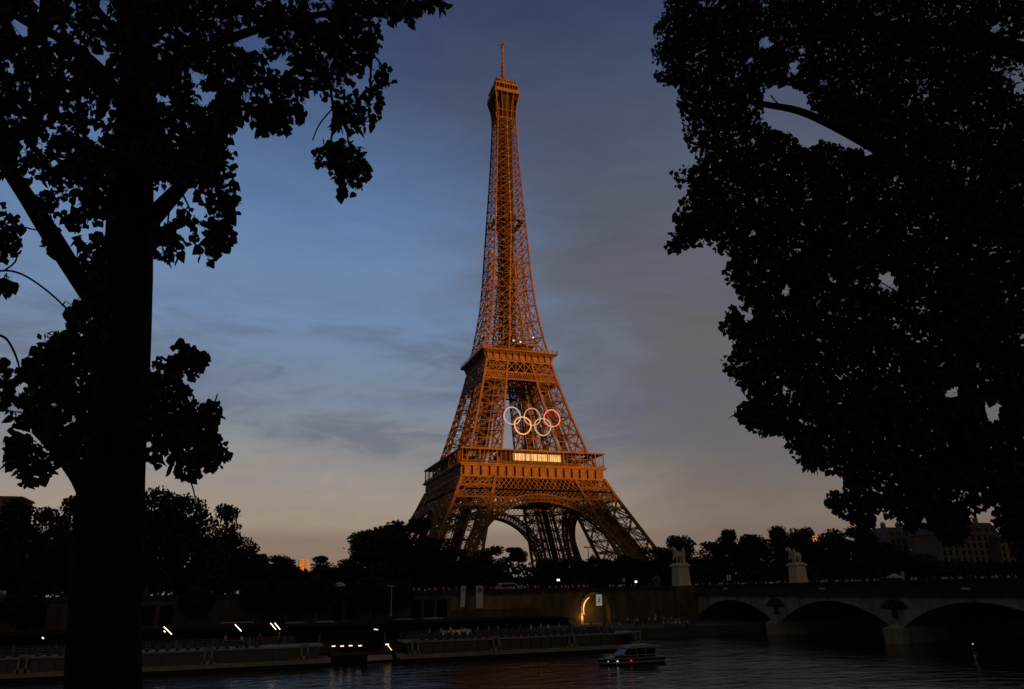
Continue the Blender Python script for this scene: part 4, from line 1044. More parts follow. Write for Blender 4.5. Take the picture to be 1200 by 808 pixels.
m = MB(); m.tube([(0,0,0),(0,0,2.3)], .04, 6); m.build('stick', STEEL, pa)
p = aty(1049, 680, -170); pa = thing('market_tent', 'small pale peaked tent behind the bridge parapet left of the upright sign', 'tent', (p.x, -170, QUAY_UP))
m = MB(); m.frustum(1.5, 2.0, 1.45, 2.4); m.frustum(1.45, 2.4, .15, 3.3); m.build('canopy', WHITE, pa)
for sx, sy in Q4: m = MB(); m.bar((sx*1.4,sy*1.4,0), (sx*1.4,sy*1.4,2.0), .07); m.build('leg', STEEL, pa)

# ------------------------------------------------------------------ people
SKIN = mat('skin', (.40,.25,.17), (.34,.21,.14), .6, 8.0); HAIR = mat('hair', (.03,.022,.016), (.015,.012,.01), .7, 20.0)
HAIR2 = mat('fair_hair', (.22,.15,.08), (.14,.09,.05), .7, 20.0)
TOPS = {'white': mat('white_cloth', (.75,.75,.75), (.64,.64,.66), .9, 6.0), 'dark blue': mat('blue_cloth', (.04,.06,.14), (.025,.04,.09), .9, 6.0), 'black': mat('black_cloth', (.02,.02,.02), (.012,.012,.012), .9, 6.0),
        'red': mat('red_cloth', (.38,.035,.03), (.26,.025,.02), .9, 6.0), 'pale grey': mat('grey_cloth', (.42,.42,.44), (.34,.34,.36), .9, 6.0), 'beige': mat('beige_cloth', (.46,.37,.26), (.38,.30,.2), .9, 6.0)}
TROU = mat('dark_trousers', (.03,.032,.042), (.018,.02,.026), .9, 6.0)
PM = {}
def person_mesh(kind, colour):
    if (kind, colour) in PM: return PM[kind, colour]
    V, E, Rr = person_verts(kind); me = skinmesh('person', V, E, Rr, 1)
    for mm in (SKIN, HAIR if len(PM) % 3 else HAIR2, TOPS[colour], TROU): me.materials.append(mm)
    for pg in me.polygons:
        c = pg.center
        if c.z > 1.70 or (c.z > 1.60 and c.y > 0.03): pg.material_index = 1
        elif c.z > 1.50: pg.material_index = 0
        elif abs(c.x) > .19 and (c.z < 1.2 or c.y < -.2): pg.material_index = 0
        elif c.z > .96: pg.material_index = 2
        elif kind == 'sit' and c.y < -.1 and c.z > 1.0: pg.material_index = 0
        else: pg.material_index = 3
        pg.use_smooth = True
    PM[kind, colour] = me; return me
rp = random.Random(21)
KINDS = ['stand', 'lean', 'photo', 'wave']
POSE = {'stand': 'standing', 'lean': 'leaning', 'photo': 'holding up a phone', 'wave': 'raising one arm', 'sit': 'sitting'}
def person(x, y, z, rz, place, group, kind=None, colour=None):
    colour = colour or rp.choices(list(TOPS), (6, 2, 2, 1.2, 3, 2))[0]; kind = kind or rp.choices(KINDS, (5, 4, 2, .6))[0]
    o = bpy.data.objects.new('person', person_mesh(kind, colour)); col.objects.link(o)
    s_ = rp.uniform(.94, 1.05); o.scale = (s_, s_, s_); o.location = (x, y, z - (0.43*s_ if kind == 'sit' else 0)); o.rotation_euler = (0, 0, rz)
    tag(o, f'person in {colour} top {POSE[kind]} {place}', 'person', group)
def crowd(u0, u1, n, places, group, fn):
    for i in range(n):
        t_ = (i+rp.uniform(.1,.9))/n; fn(u0+(u1-u0)*t_, places[min(len(places)-1, int(t_*len(places)))], group)
GQ, GB, GL, GD = 'crowd along the quay parapet', 'crowd along the bridge parapet', 'people on the lower quay', 'passengers on the tour boats'
def q_up(u, pl, gr): yy = WALL_Y+1.0+rp.choice((0, .1, .8, 1.7, 2.6)); person(aty(u,684,yy).x, yy, QUAY_UP, rp.uniform(-.6,.6)+(PI if rp.random()<.15 else 0), pl, gr)
crowd(484, 538, 12, ['above the three station openings', 'before the narrow banner'], GQ, q_up)
crowd(568, 640, 20, ['beside the emblem banner', 'by the white upper quay van', 'past the white van'], GQ, q_up)
crowd(642, 696, 14, ['near the bright arch lamp', 'approaching the tunnel sign'], GQ, q_up)
crowd(704, 765, 16, ['just past the tunnel sign', 'by the small square sign', 'beside the brown kiosk'], GQ, q_up)
crowd(182, 205, 3, ['above the openings by the trunk'], GQ, q_up)
crowd(270, 282, 1, ['above the goalpost frame'], GQ, q_up)
def on_bridge(u, pl, gr):
    xx = BX0+rp.choice((.6, .6, 1.5, 2.6)); k = ray(u, 688); p = CAM + k*((xx-CAM.x)/k.x)
    person(xx, p.y, 1.25, -PI/2+rp.uniform(-.6,.6), pl, gr)
crowd(817, 925, 26, ['on the bridge beside the near statue', 'by the notice panels and red light', 'on the bridge midway between statues', 'on the bridge before the far statue'], GB, on_bridge)
crowd(948, 1040, 22, ['on the bridge past the far statue', 'on the bridge above the second arch', 'on the bridge by the peaked tent'], GB, on_bridge)
crowd(1066, 1198, 22, ['on the bridge past the upright sign', 'on the bridge below the pale house', 'on the bridge above the third arch'], GB, on_bridge)
def low(u, pl, gr):
    yy = rp.uniform(-208, -196); person(aty(u,735,yy).x, yy, QUAY_LOW, rp.uniform(-1,1), pl, gr)
crowd(735, 800, 13, ['on the quay behind the boat stern', 'at the foot of the quay wall'], GL, low)
def lowb(u, pl, gr): person(aty(u,738,-208.6).x, -208.8, QUAY_LOW, rp.uniform(-.5,.5), pl, gr, 'sit')
crowd(775, 812, 8, ['on the quay edge by the water', 'on the quay edge by the bridge'], GL, lowb)
person(aty(768,718,-186).x, -186, QUAY_LOW, .3, 'alone against the wall past the tunnel', GL, 'stand', 'white')
def deck(u, pl, gr): yy = YN+rp.uniform(.6,5.2); person(aty(u,742,yy).x, yy, WATER_Z+2.8, rp.uniform(-2,2), pl, gr, None if rp.random()<.6 else 'stand')
crowd(495, 735, 20, ['on deck between first portal frames', 'on deck amid the tour boat', 'on deck near the boat stern'], GD, deck)
crowd(255, 340, 4, ['on deck among the bright strips'], GD, deck)
for i in range(12):
    colour = list(TOPS)[i % 6]; kk_ = KINDS[i % 2]
    o = bpy.data.objects.new('person', person_mesh(kk_, colour)); col.objects.link(o); o.location = (-19+38*(i+.5)/12, -19.3, 115.96)
    tag(o, f'tiny person in {colour} top {POSE[kk_]} at the second floor railing', 'person', 'visitors on the second floor of the tower')

# ------------------------------------------------------------------ trees of the far bank
def crown_mesh(seed, kind, n=8200):
    """leaf clumps through a unit crown (height 1, radius about 0.5); gaps between the lobes"""
    rr = random.Random(seed); m = MB(); lobes = []
    if kind == 'clipped': lobes = [(0,0,.5,.46,.46)]
    elif kind == 'pine':
        for k in range(9):
            a = rr.uniform(0, 2*PI); r_ = .42*math.sqrt(rr.random()); lobes.append((r_*math.cos(a), r_*math.sin(a), rr.choice((.35,.55,.8)), rr.uniform(.16,.26), rr.uniform(.12,.2)))
    else:
        lobes += [(0,0,.30,.30,.26),(.05,0,.55,.26,.24)]
        for k in range(26):
            zc = rr.uniform(.05, .90); w_ = math.sin(PI*min(1, zc*.80+.16))**.7
            a = rr.uniform(0, 2*PI); r_ = (.38 if kind == 'round' else .30)*w_*math.sqrt(rr.random())
            lobes.append((r_*math.cos(a), r_*math.sin(a), zc, rr.uniform(.10,.19), rr.uniform(.08,.15)))
    wsum = sum(l[3]**2 for l in lobes)
    for (cx_, cy_, cz_, lr, lz) in lobes:
        for k in range(int(n*lr*lr/wsum)):
            v_ = Vector((rr.gauss(0,1), rr.gauss(0,1), rr.gauss(0,1))).normalized(); q_ = rr.random()**.35*(1+.16*noise.noise(v_*2.3+Vector((cx_*9,cy_*9,seed))))
            if rr.random() < .03: q_ *= rr.uniform(1.1, 1.35)
            c = Vector((cx_+v_.x*lr*q_, cy_+v_.y*lr*q_, cz_+v_.z*lz*q_))
            s_ = rr.uniform(.014, .027); nx = Vector((rr.gauss(0,1), rr.gauss(0,1), rr.gauss(0,1)+.4)).normalized(); a1 = nx.orthogonal().normalized(); a2 = nx.cross(a1)
            th = rr.uniform(0, 2*PI); b1 = a1*math.cos(th)+a2*math.sin(th); b2 = nx.cross(b1)
            m.add([c-b1*s_-b2*s_*.5, c+b1*s_*.2-b2*s_*.9, c+b1*s_*1.1+b2*s_*.2, c-b1*s_*.1+b2*s_*.8], [(0,1,2,3)])
    return m
CROWN, WOOD = {}, {}
def tree_parts(kind, seed, leaf):
    key = (kind, seed, leaf)
    if key not in CROWN:
        c = crown_mesh(seed, kind).build('crown', LEAVES[leaf]); CROWN[key] = c.data; bpy.data.objects.remove(c)
    if (kind, seed) not in WOOD:
        rr = random.Random(seed+50); m = MB(); t0 = -.45 if kind != 'pine' else -1.2
        m.tube([(0,0,t0),(.012,0,t0*.5),(-.01,.01,.05),(.01,0,.45),(0,.02,.8)], [.042,.034,.028,.018,.006], 8)
        if kind != 'clipped':
            for k in range(8):
                a = rr.uniform(0,2*PI); z0 = rr.uniform(-.05,.45); L_ = rr.uniform(.22,.40)
                m.tube([(0,0,z0),(L_*.5*math.cos(a),L_*.5*math.sin(a),z0+.12),(L_*math.cos(a+.2),L_*math.sin(a+.2),z0+rr.uniform(.18,.34))], [.016,.010,.003], 6)
        w_ = m.build('trunk', BARK_P); WOOD[kind, seed] = w_.data; bpy.data.objects.remove(w_)
    return CROWN[key], WOOD[kind, seed]
def tree(u, vtop, wpx, y, kind, label, zb=None, group='trees along the far bank', cf=None):
    zb = QUAY_UP if zb is None else zb
    p = aty(u, vtop, y); dep = (p-CAM).dot(fw); wid = wpx*dep/FPX*1.42; Ht = p.z-zb
    cfr = cf or (.93 if kind != 'pine' else .45)
    ch = Ht*cfr; seed = rp.randint(1, 5)
    cm, tm = tree_parts(kind, seed, rp.choice((0,0,1,1,2)) if kind != 'clipped' else 2)
    nm = {'pine': 'pine_tree', 'clipped': 'clipped_tree'}.get(kind, 'broadleaf_tree')
    t_ = thing(nm, label, 'tree', (p.x, y, zb), rp.uniform(0, 6.28), group)
    for nme, me in (('crown', cm), ('trunk', tm)):
        o = bpy.data.objects.new(nme, me); col.objects.link(o); o.parent = t_
        top = .97
        if nme == 'crown': o.location = (0,0,Ht-ch*top); o.scale = (wid, wid*.9, ch)
        else:
            k = (Ht-ch*top)/(.45 if kind != 'pine' else 1.2); o.location = (0,0,Ht-ch*top); o.scale = (max(ch,wid)*.8, max(ch,wid)*.8, max(k, .01)); 
    return t_
TREES = [
 (14,588,66,-150,'round','broad dark tree at the left edge, in front of the brown tower block'), (54,592,56,-146,'round','dark tree with lacy top between the brown block and the big trunk'),
 (98,577,50,-150,'tall','dark tree whose top shows just left of the big trunk'), (140,585,60,-140,'round','dark tree mostly hidden behind the big foreground trunk'),
 (188,575,64,-150,'tall','tall dark tree just right of the big foreground trunk'), (222,583,62,-142,'tall','tall dark tree second right of the big trunk, below a hanging twig'),
 (256,588,50,-150,'round','dark tree with a round side lobe in front of the small orange block'), (281,628,48,-146,'round','dark tree on the slope of the left grove, right of the orange block'),
 (306,650,46,-148,'round','low dark tree left of the far sunlit towers'), (330,652,40,-140,'tall','low dark tree touching the far sunlit towers on their left'),
 (352,670,44,-150,'round','low dark tree below the far sunlit towers'), (384,650,42,-142,'tall','spiky dark tree just right of the far sunlit towers'), (407,656,44,-150,'round','dark tree between the spiky tree and the great round tree'),
 (440,622,66,-150,'round','left half of the great dark round tree left of the tower foot'), (474,610,74,-146,'round','great dark round tree at the left foot of the tower, tallest of the middle'),
 (508,632,60,-150,'round','dark tree overlapping the left tower leg'), (540,642,46,-140,'round','dark tree left of the tower arch opening'),
 (574,642,46,-136,'round','dark tree with bumpy top at the left of the arch opening'), (607,641,25,-140,'pine','flat topped umbrella pine inside the tower arch opening'),
 (640,657,46,-140,'round','low dark tree at the middle of the tower arch'), (672,656,46,-136,'round','low dark tree under the floodlight mast'), (704,655,46,-140,'round','low dark tree under the right part of the arch'),
 (737,652,46,-145,'round','dark tree across the right tower leg'), (768,640,48,-150,'round','dark tree just left of the near statue'),
 (796,628,42,-135,'round','dark tree rising directly behind the near statue'), (822,634,56,-140,'round','low dark tree right of the near statue'), (852,623,48,-135,'round','rounded dark tree midway between the statues'),
 (886,627,50,-140,'round','dark tree left of the far statue'), (912,618,32,-130,'tall','narrow dark tree top standing up behind the far statue'), (938,620,44,-130,'round','dark tree directly behind the far statue'),
 (960,634,36,-140,'round','low dark tree below the sunlit roof'), (986,620,56,-140,'round','broad dark tree right of the sunlit roof'), (1014,624,54,-135,'round','broad dark tree under the hanging leaves of the right foreground tree'),
 (1046,646,54,-145,'round','dark tree below the grey apartment roof'), (1078,650,50,-150,'round','dark tree at the left end of the long pale building'), (1112,662,50,-150,'round','low dark tree in front of the long pale building'),
 (1148,664,46,-150,'round','low dark tree in front of the middle of the long pale building'), (1188,660,50,-150,'round','low dark tree at the right edge before the warm building'),
]
for tr in TREES: tree(*tr)
for u, vt, wp, lab in ((24,694,46,'clipped tree by the left edge banner'), (232,688,36,'round clipped tree left of the goalpost frame'), (301,680,34,'round clipped tree right of the goalpost frame'), (339,680,32,'round clipped tree above the silver van'),
                       (373,675,38,'round clipped tree left of the dome parasol'), (436,675,42,'widest round clipped tree, above the charcoal van'), (468,680,28,'small round clipped tree right of the tall white lamp pole')):
    tree(u, vt, wp, -190, 'clipped', lab, QUAY_LOW, 'clipped trees on the lower quay', .62)
# the far park behind the tower reads as one dark mass
m = MB(); rr = random.Random(5)
for k in range(26000):
    x = rr.uniform(-330, 760); y = rr.uniform(110, 210); tp = 9.5 + 3.2*noise.noise((x*.045, y*.02, 0)) + 2.2*noise.noise((x*.16, y*.05, 4))
    c = Vector((x, y, rr.uniform(.3, 1)**.6*tp)); s_ = rr.uniform(.7, 1.4)
    nx = Vector((rr.gauss(0,1), rr.gauss(0,1)-.4, rr.gauss(0,1))).normalized(); a1 = nx.orthogonal().normalized(); a2 = nx.cross(a1)
    m.add([c-a1*s_, c-a2*s_*.8, c+a1*s_, c+a2*s_*.8], [(0,1,2,3)])
tag(m.build('distant_wood', LEAVES[0]), 'dark line of far park trees behind the tower', 'trees', kind='stuff')
m = MB()
for k in range(34000):
    x = rr.uniform(-240, 420); y = rr.uniform(-150, -128); tp = 7.6 + 2.2*noise.noise((x*.11, 3.1, 0))
    c = Vector((x, y, QUAY_UP-.6 + rr.random()**.7*tp)); s_ = rr.uniform(.4, .8)
    nx = Vector((rr.gauss(0,1), rr.gauss(0,1)-.4, rr.gauss(0,1))).normalized(); a1 = nx.orthogonal().normalized(); a2 = nx.cross(a1)
    m.add([c-a1*s_, c-a2*s_*.8, c+a1*s_, c+a2*s_*.8], [(0,1,2,3)])
tag(m.build('shrubbery', LEAVES[0]), 'dark shrubbery massed behind the quay road', 'shrubs', kind='stuff')

# ------------------------------------------------------------------ buildings
def block(name, label, u0, u1, vtop, y, depth, floors, wallm, zb=0.0, roof=None, rz=0.0, group=None, bays=None, win=GLASS, chimneys=0):
    a, b_ = aty(u0, vtop, y), aty(u1, vtop, y); wd = b_.x-a.x; h = (a.z+b_.z)/2-zb
    t_ = thing(name, label, 'building', ((a.x+b_.x)/2, y, zb), rz, group)
    rh = 0 if not roof else min(h*.2, 6.5)
    m = MB(); m.box(-wd/2, wd/2, 0, depth, -1, h-rh)
    for k in range(1, floors, max(1, floors//5)): m.box(-wd/2-.25, wd/2+.25, -.25, -.005, (h-rh)*k/floors-.2, (h-rh)*k/floors+.12)
    m.box(-wd/2-.4, wd/2+.4, -.45, depth+.4, h-rh+.003, h-rh+.55); m.build('wall', wallm, t_)
    if roof:
        m = MB(); z0, z1 = h-rh+.553, h
        m.add([(-wd/2,-.1,z0),(wd/2,-.1,z0),(wd/2,depth,z0),(-wd/2,depth,z0),(-wd/2+1.5,2.2,z1),(wd/2-1.5,2.2,z1),(wd/2-1.5,depth-2,z1),(-wd/2+1.5,depth-2,z1)], [(0,1,5,4),(1,2,6,5),(2,3,7,6),(3,0,4,7),(4,5,6,7)])
        r_ = m.build('roof', roof, t_)
        nd = max(2, int(wd/4.5))
        for i in range(min(nd, 14)):
            x = -wd/2+wd*(i+.5)/nd; m = MB(); m.box(x-.75, x+.75, -.05, 1.8, z0+.5, z0+2.8); m.prism([(x-.95,z0+2.803),(x+.95,z0+2.803),(x,z0+3.6)], -.15, 1.8); d_ = m.build('dormer', wallm, r_)
            m = MB(); m.box(x-.45, x+.45, -.09, -.053, z0+.8, z0+2.4); m.build('pane', win, d_)
        for i in range(chimneys):
            x = -wd/2+wd*(i+.4)/chimneys; m = MB(); m.box(x-1.1, x+1.1, depth*.35, depth*.35+1.1, z1-.6, z1+2.2)
            for j in range(4): m.lathe([(.16,0),(.13,.7)], (x-.8+.53*j, depth*.35+.55, z1+2.203), 8)
            m.build('chimney', wallm, r_)
    bays = bays or max(2, int(wd/3.4)); cnt = 0
    fh = (h-rh)/floors
    for f_ in range(floors):
        z = fh*f_ + fh*.22
        if z+zb < 2: continue
        for i in range(bays):
            if cnt >= 100: break
            cnt += 1; x = -wd/2+wd*(i+.5)/bays; ww = min(.65, wd/bays*.3)
            m = MB(); m.box(x-ww, x+ww, -.06, -.004, z, z+fh*.62); w_ = m.build('window', win, t_)
            if wd < 120 and floors < 12 and y < 300:
                m = MB(); m.box(x-ww-.25, x+ww+.25, -.3, -.063, z-.18, z); m.bar((x,-.09,z), (x,-.09,z+fh*.62), .1)
                for j in range(5): m.bar((x-ww+2*ww*j/4,-.22,z), (x-ww+2*ww*j/4,-.22,z+.9), .05)
                m.bar((x-ww,-.22,z+.9), (x+ww,-.22,z+.9), .06); m.build('balcony_rail', BLACKM, w_)
    return t_
BW = mat('pale_facade', (0.80, 0.66, 0.48), (0.66, 0.54, 0.38), 0.8, 0.03)
block('high_rise', 'far high rise with stepped top glowing orange in the last sun, taller of the pair', 351, 358, 656, 1450, 24, 18, BW, bays=4)
block('high_rise', 'far narrow tower with thin spire glowing orange right beside the stepped high rise', 358.5, 363, 658, 1460, 24, 18, BW, bays=3)
m = MB(); m.tube([(0,0,0),(0,0,14)], [1.0,.3], 6); sp = m.build('spire', BW, [o for o in col.objects if o.name == 'high_rise.001'][0]); sp.location = (0, 10, aty(360,658,1460).z-1)
block('low_block', 'far low sunlit block below and left of the stepped high rise', 341, 348, 664.5, 1400, 20, 10, BW, bays=4)
block('apartment_block', 'small orange sunlit apartment block showing at the edge of the left grove', 259, 270, 621, 900, 25, 14, BW, bays=4)
block('apartment_block', 'brownish tower block rising over the trees at the far left edge', -14, 25, 584, -95, 14, 14, LIME2, bays=5)
block('low_block', 'far flat roof catching the orange sun over the trees right of the far statue', 952, 972, 629, 1100, 24, 12, BW, bays=6)
block('apartment_house', 'grey apartment house with mansard roof half behind the hanging leaves', 1040, 1092, 618, -70, 16, 8, LIME, roof=ZINC, chimneys=3)
block('apartment_house', 'long pale limestone apartment house with rows of balconied windows below the right foreground tree', 1096, 1168, 612, -100, 16, 7, LIME, roof=ZINC, chimneys=4)
block('apartment_house', 'warm coloured apartment house at the right edge beyond the long pale one', 1169, 1225, 628, -105, 16, 6, LIME2, roof=ZINC, chimneys=3)
p = aty(698, 649, 260)
dm = thing('domed_building', 'far low building with a small dome seen through the right of the tower arch', 'building', (p.x, 260, 0))
m = MB(); m.box(-20, 20, 0, 14, 0, p.z*.62); m.box(-7, 7, -1, 14, 0, p.z*.72); m.build('wall', LIME, dm)
m = MB(); m.lathe([(4.5,p.z*.72),(4.5,p.z*.76),(3.8,p.z*.86),(2,p.z*.94),(.6,p.z*.97),(.3,p.z)], (0,6,0), 12); m.build('dome', ZINC, dm)

# ------------------------------------------------------------------ the two big trees beside the viewer
def inside(p, poly):
    x, y = p; c = False; j = len(poly)-1
    for i in range(len(poly)):
        xi, yi = poly[i]; xj, yj = poly[j]
        if (yi > y) != (yj > y) and x < (xj-xi)*(y-yi)/(yj-yi)+xi: c = not c
        j = i
    return c
def leaf(m, rr, c, s_, droop=.8):
    tip = Vector((rr.gauss(0,.5), rr.gauss(0,.5), -droop+rr.gauss(0,.35))).normalized()
    nx = Vector((rr.gauss(0,1), rr.gauss(0,1), rr.gauss(0,.6))); nx = (nx-tip*nx.dot(tip)); nx = nx.normalized() if nx.length > .05 else tip.orthogonal().normalized()
    sd_ = tip.cross(nx); cv = rr.uniform(.04, .2)*s_
    q_ = lambda a, b_, z=0: c + sd_*(a*s_) + tip*(b_*s_) + nx*z
    m.add([q_(0,0), q_(-.33,.02,cv), q_(-.53,.30,cv), q_(-.34,.64,cv*.6), q_(0,1.06), q_(.34,.64,cv*.6), q_(.53,.30,cv), q_(.33,.02,cv), q_(0,.35,-cv*.2)],
          [(0,1,2,8),(8,2,3,4),(8,4,5,6),(0,8,6,7)])
def grow(poly, f=1.22, e=4):
    cx_ = sum(p[0] for p in poly)/len(poly); cy_ = sum(p[1] for p in poly)/len(poly); o = []
    for x, y in poly:
        d_ = math.hypot(x-cx_, y-cy_) or 1; k_ = f + e/d_; o.append((cx_+(x-cx_)*k_, cy_+(y-cy_)*k_+1))
    return o
def leaf_mass(rr, polys, n, holes, D0, D1, s0, s1, spread=11, twigm=None, per=14, stray=5):
    """sprays of leaves hung in depth between D0 and D1 in front of the viewer"""
    m = MB(); A = []
    for poly in polys:
        a = abs(sum(poly[i-1][0]*poly[i][1]-poly[i][0]*poly[i-1][1] for i in range(len(poly))))/2; A.append(a)
    tot = sum(A)
    for poly, a in zip(polys, A):
        k = max(2, int(n*a/tot/per)); xs_ = [p[0] for p in poly]; ys_ = [p[1] for p in poly]; c_ = 0; tries = 0
        while c_ < k and tries < k*60:
            tries += 1
            p = (rr.uniform(min(xs_), max(xs_)), rr.uniform(min(ys_), max(ys_)))
            if not inside(p, poly) or any(inside(p, h_) for h_ in holes): continue
            c_ += 1; D = rr.uniform(D0, D1); ctr = atd(p[0], p[1], D)
            for q_ in range(per):
                for _ in range(6):
                    pu, pv = p[0]+rr.gauss(0, spread), p[1]+rr.gauss(0, spread)
                    dq = math.hypot(pu-p[0], pv-p[1]) or 1; e_ = min(1, stray/dq)
                    if inside((pu+(p[0]-pu)*e_, pv+(p[1]-pv)*e_), poly) and not any(inside((pu, pv), h_) for h_ in holes): break
                else: continue
                c = atd(pu, pv-4, D + rr.gauss(0, .16)); s_ = rr.uniform(s0, s1); leaf(m, rr, c, s_)
                if twigm is not None and q_ % 3 == 0: twigm.bar(c, ctr + Vector((0,0,.05)), .004)
    return m
def limb(m, pts, D, seg=10):
    """pts: (u, v, width px) or (u, v, width px, depth)"""
    P_, Rd = [], []
    for p in pts:
        d_ = p[3] if len(p) > 3 else D; q_ = atd(p[0], p[1], d_); P_.append(q_); Rd.append(p[2]/2*(q_-CAM).dot(fw)/FPX)
    # smooth resample
    PP, RR = [], []
    for i in range(len(P_)-1):
        for k in range(5):
            t_ = k/5; a = P_[max(i-1,0)]; b_ = P_[i]; c = P_[i+1]; d_ = P_[min(i+2,len(P_)-1)]
            PP.append(0.5*((2*b_)+(c-a)*t_+(2*a-5*b_+4*c-d_)*t_*t_+(3*b_-a-3*c+d_)*t_**3)); RR.append(Rd[i]+(Rd[i+1]-Rd[i])*t_)
    PP.append(P_[-1]); RR.append(Rd[-1]); m.tube(PP, RR, seg)
DL = 6.6
base = atd(122, 830, DL); base.z = .35
lt = thing('foreground_tree', 'big dark poplar in silhouette with thick leaning trunk and drooping leaves at the left', 'tree', base)
def child(m, name, mt, parent, smooth=False):
    o = m.build(name, mt, parent, smooth); o.matrix_parent_inverse = Matrix.Translation(-parent.location); return o
m = MB()
b0 = atd(118, 900, DL); P0 = [(118,980,104),(120,880,88),(122,800,80),(125,700,77),(129,600,73),(137,500,64),(145,420,57),(151,300,52),(157,180,42),(160,100,36),(161,0,31),(163,-120,26)]
limb(m, P0, DL, 20)
for v_ in m.v: pass
mv = []
for x, y, z in m.v:
    nz_ = noise.noise((x*7, y*7, z*1.6))*.018 + noise.noise((x*22, y*22, z*4))*.007
    c = Vector((x, y, z)); mv.append(tuple(c + Vector((x-base.x, y-base.y, 0)).normalized()*nz_))
m.v = mv; child(m, 'trunk', BARK, lt, True)
m = MB()
limb(m, [(140,395,28),(118,362,25),(88,320,21),(55,268,21),(28,226,18),(-5,178,16),(-60,110,12)], DL-.1)
limb(m, [(150,300,26,DL),(168,268,24,DL),(190,243,20,DL-.2),(215,215,16,DL-.4),(245,170,11,DL-.6),(265,120,8,DL-.7),(300,60,5,DL-.8)], DL)
limb(m, [(118,612,30),(102,570,26),(85,545,22),(62,522,14),(40,505,7)], DL-.2)
limb(m, [(150,520,20),(175,500,14),(205,490,9),(240,500,5)], DL+.1)
limb(m, [(155,140,20),(185,95,16),(235,60,13),(300,35,10),(370,18,8),(440,10,6),(500,6,4)], DL-.5)
limb(m, [(150,130,18),(115,80,14),(70,45,11),(20,20,8),(-30,0,6)], DL-.4)
limb(m, [(80,48,7),(45,36,6),(5,12,5)], DL-.2); limb(m, [(157,60,14),(120,20,10),(90,-20,8)], DL)
child(m, 'limbs', BARK, lt, True)
m = MB()
for pts in ([(430,12,4),(436,50,3),(434,95,2.6),(436,118,2)], [(433,60,2.5),(446,75,2),(449,90,1.5)], [(386,96,3.5),(391,135,3),(388,165,2.4)], [(403,105,3),(405,140,2.4),(410,178,2)],
            [(391,126,2),(375,145,1.8),(366,165,1.4)], [(474,14,2),(480,25,1.6),(484,36,1.3)], [(346,112,3),(368,98,3),(384,92,3)], [(212,222,3),(200,240,2.4),(196,268,2)],
            [(214,228,2.4),(222,245,2),(218,252,1.6)], [(270,200,2.4),(276,225,2),(272,240,1.6)], [(-4,318,2.4),(14,318,2.4),(34,326,2.2),(60,345,2.2),(82,366,2)], [(4,318,2),(17,308,2),(21,296,1.6)], [(20,264,1.8),(34,268,1.8),(44,270,1.6)],
            [(-4,392,3),(8,398,3),(18,416,2.6),(24,436,2)], [(16,455,1.8),(24,447,1.8),(36,440,1.5)], [(222,562,1.8),(226,572,1.8),(229,586,1.4)], [(200,470,3),(207,440,2.4),(216,415,1.8)], [(240,490,3),(250,475,2),(255,462,1.6)]):
    limb(m, pts, DL-.4, 6)
twl = m
rr = random.Random(11)
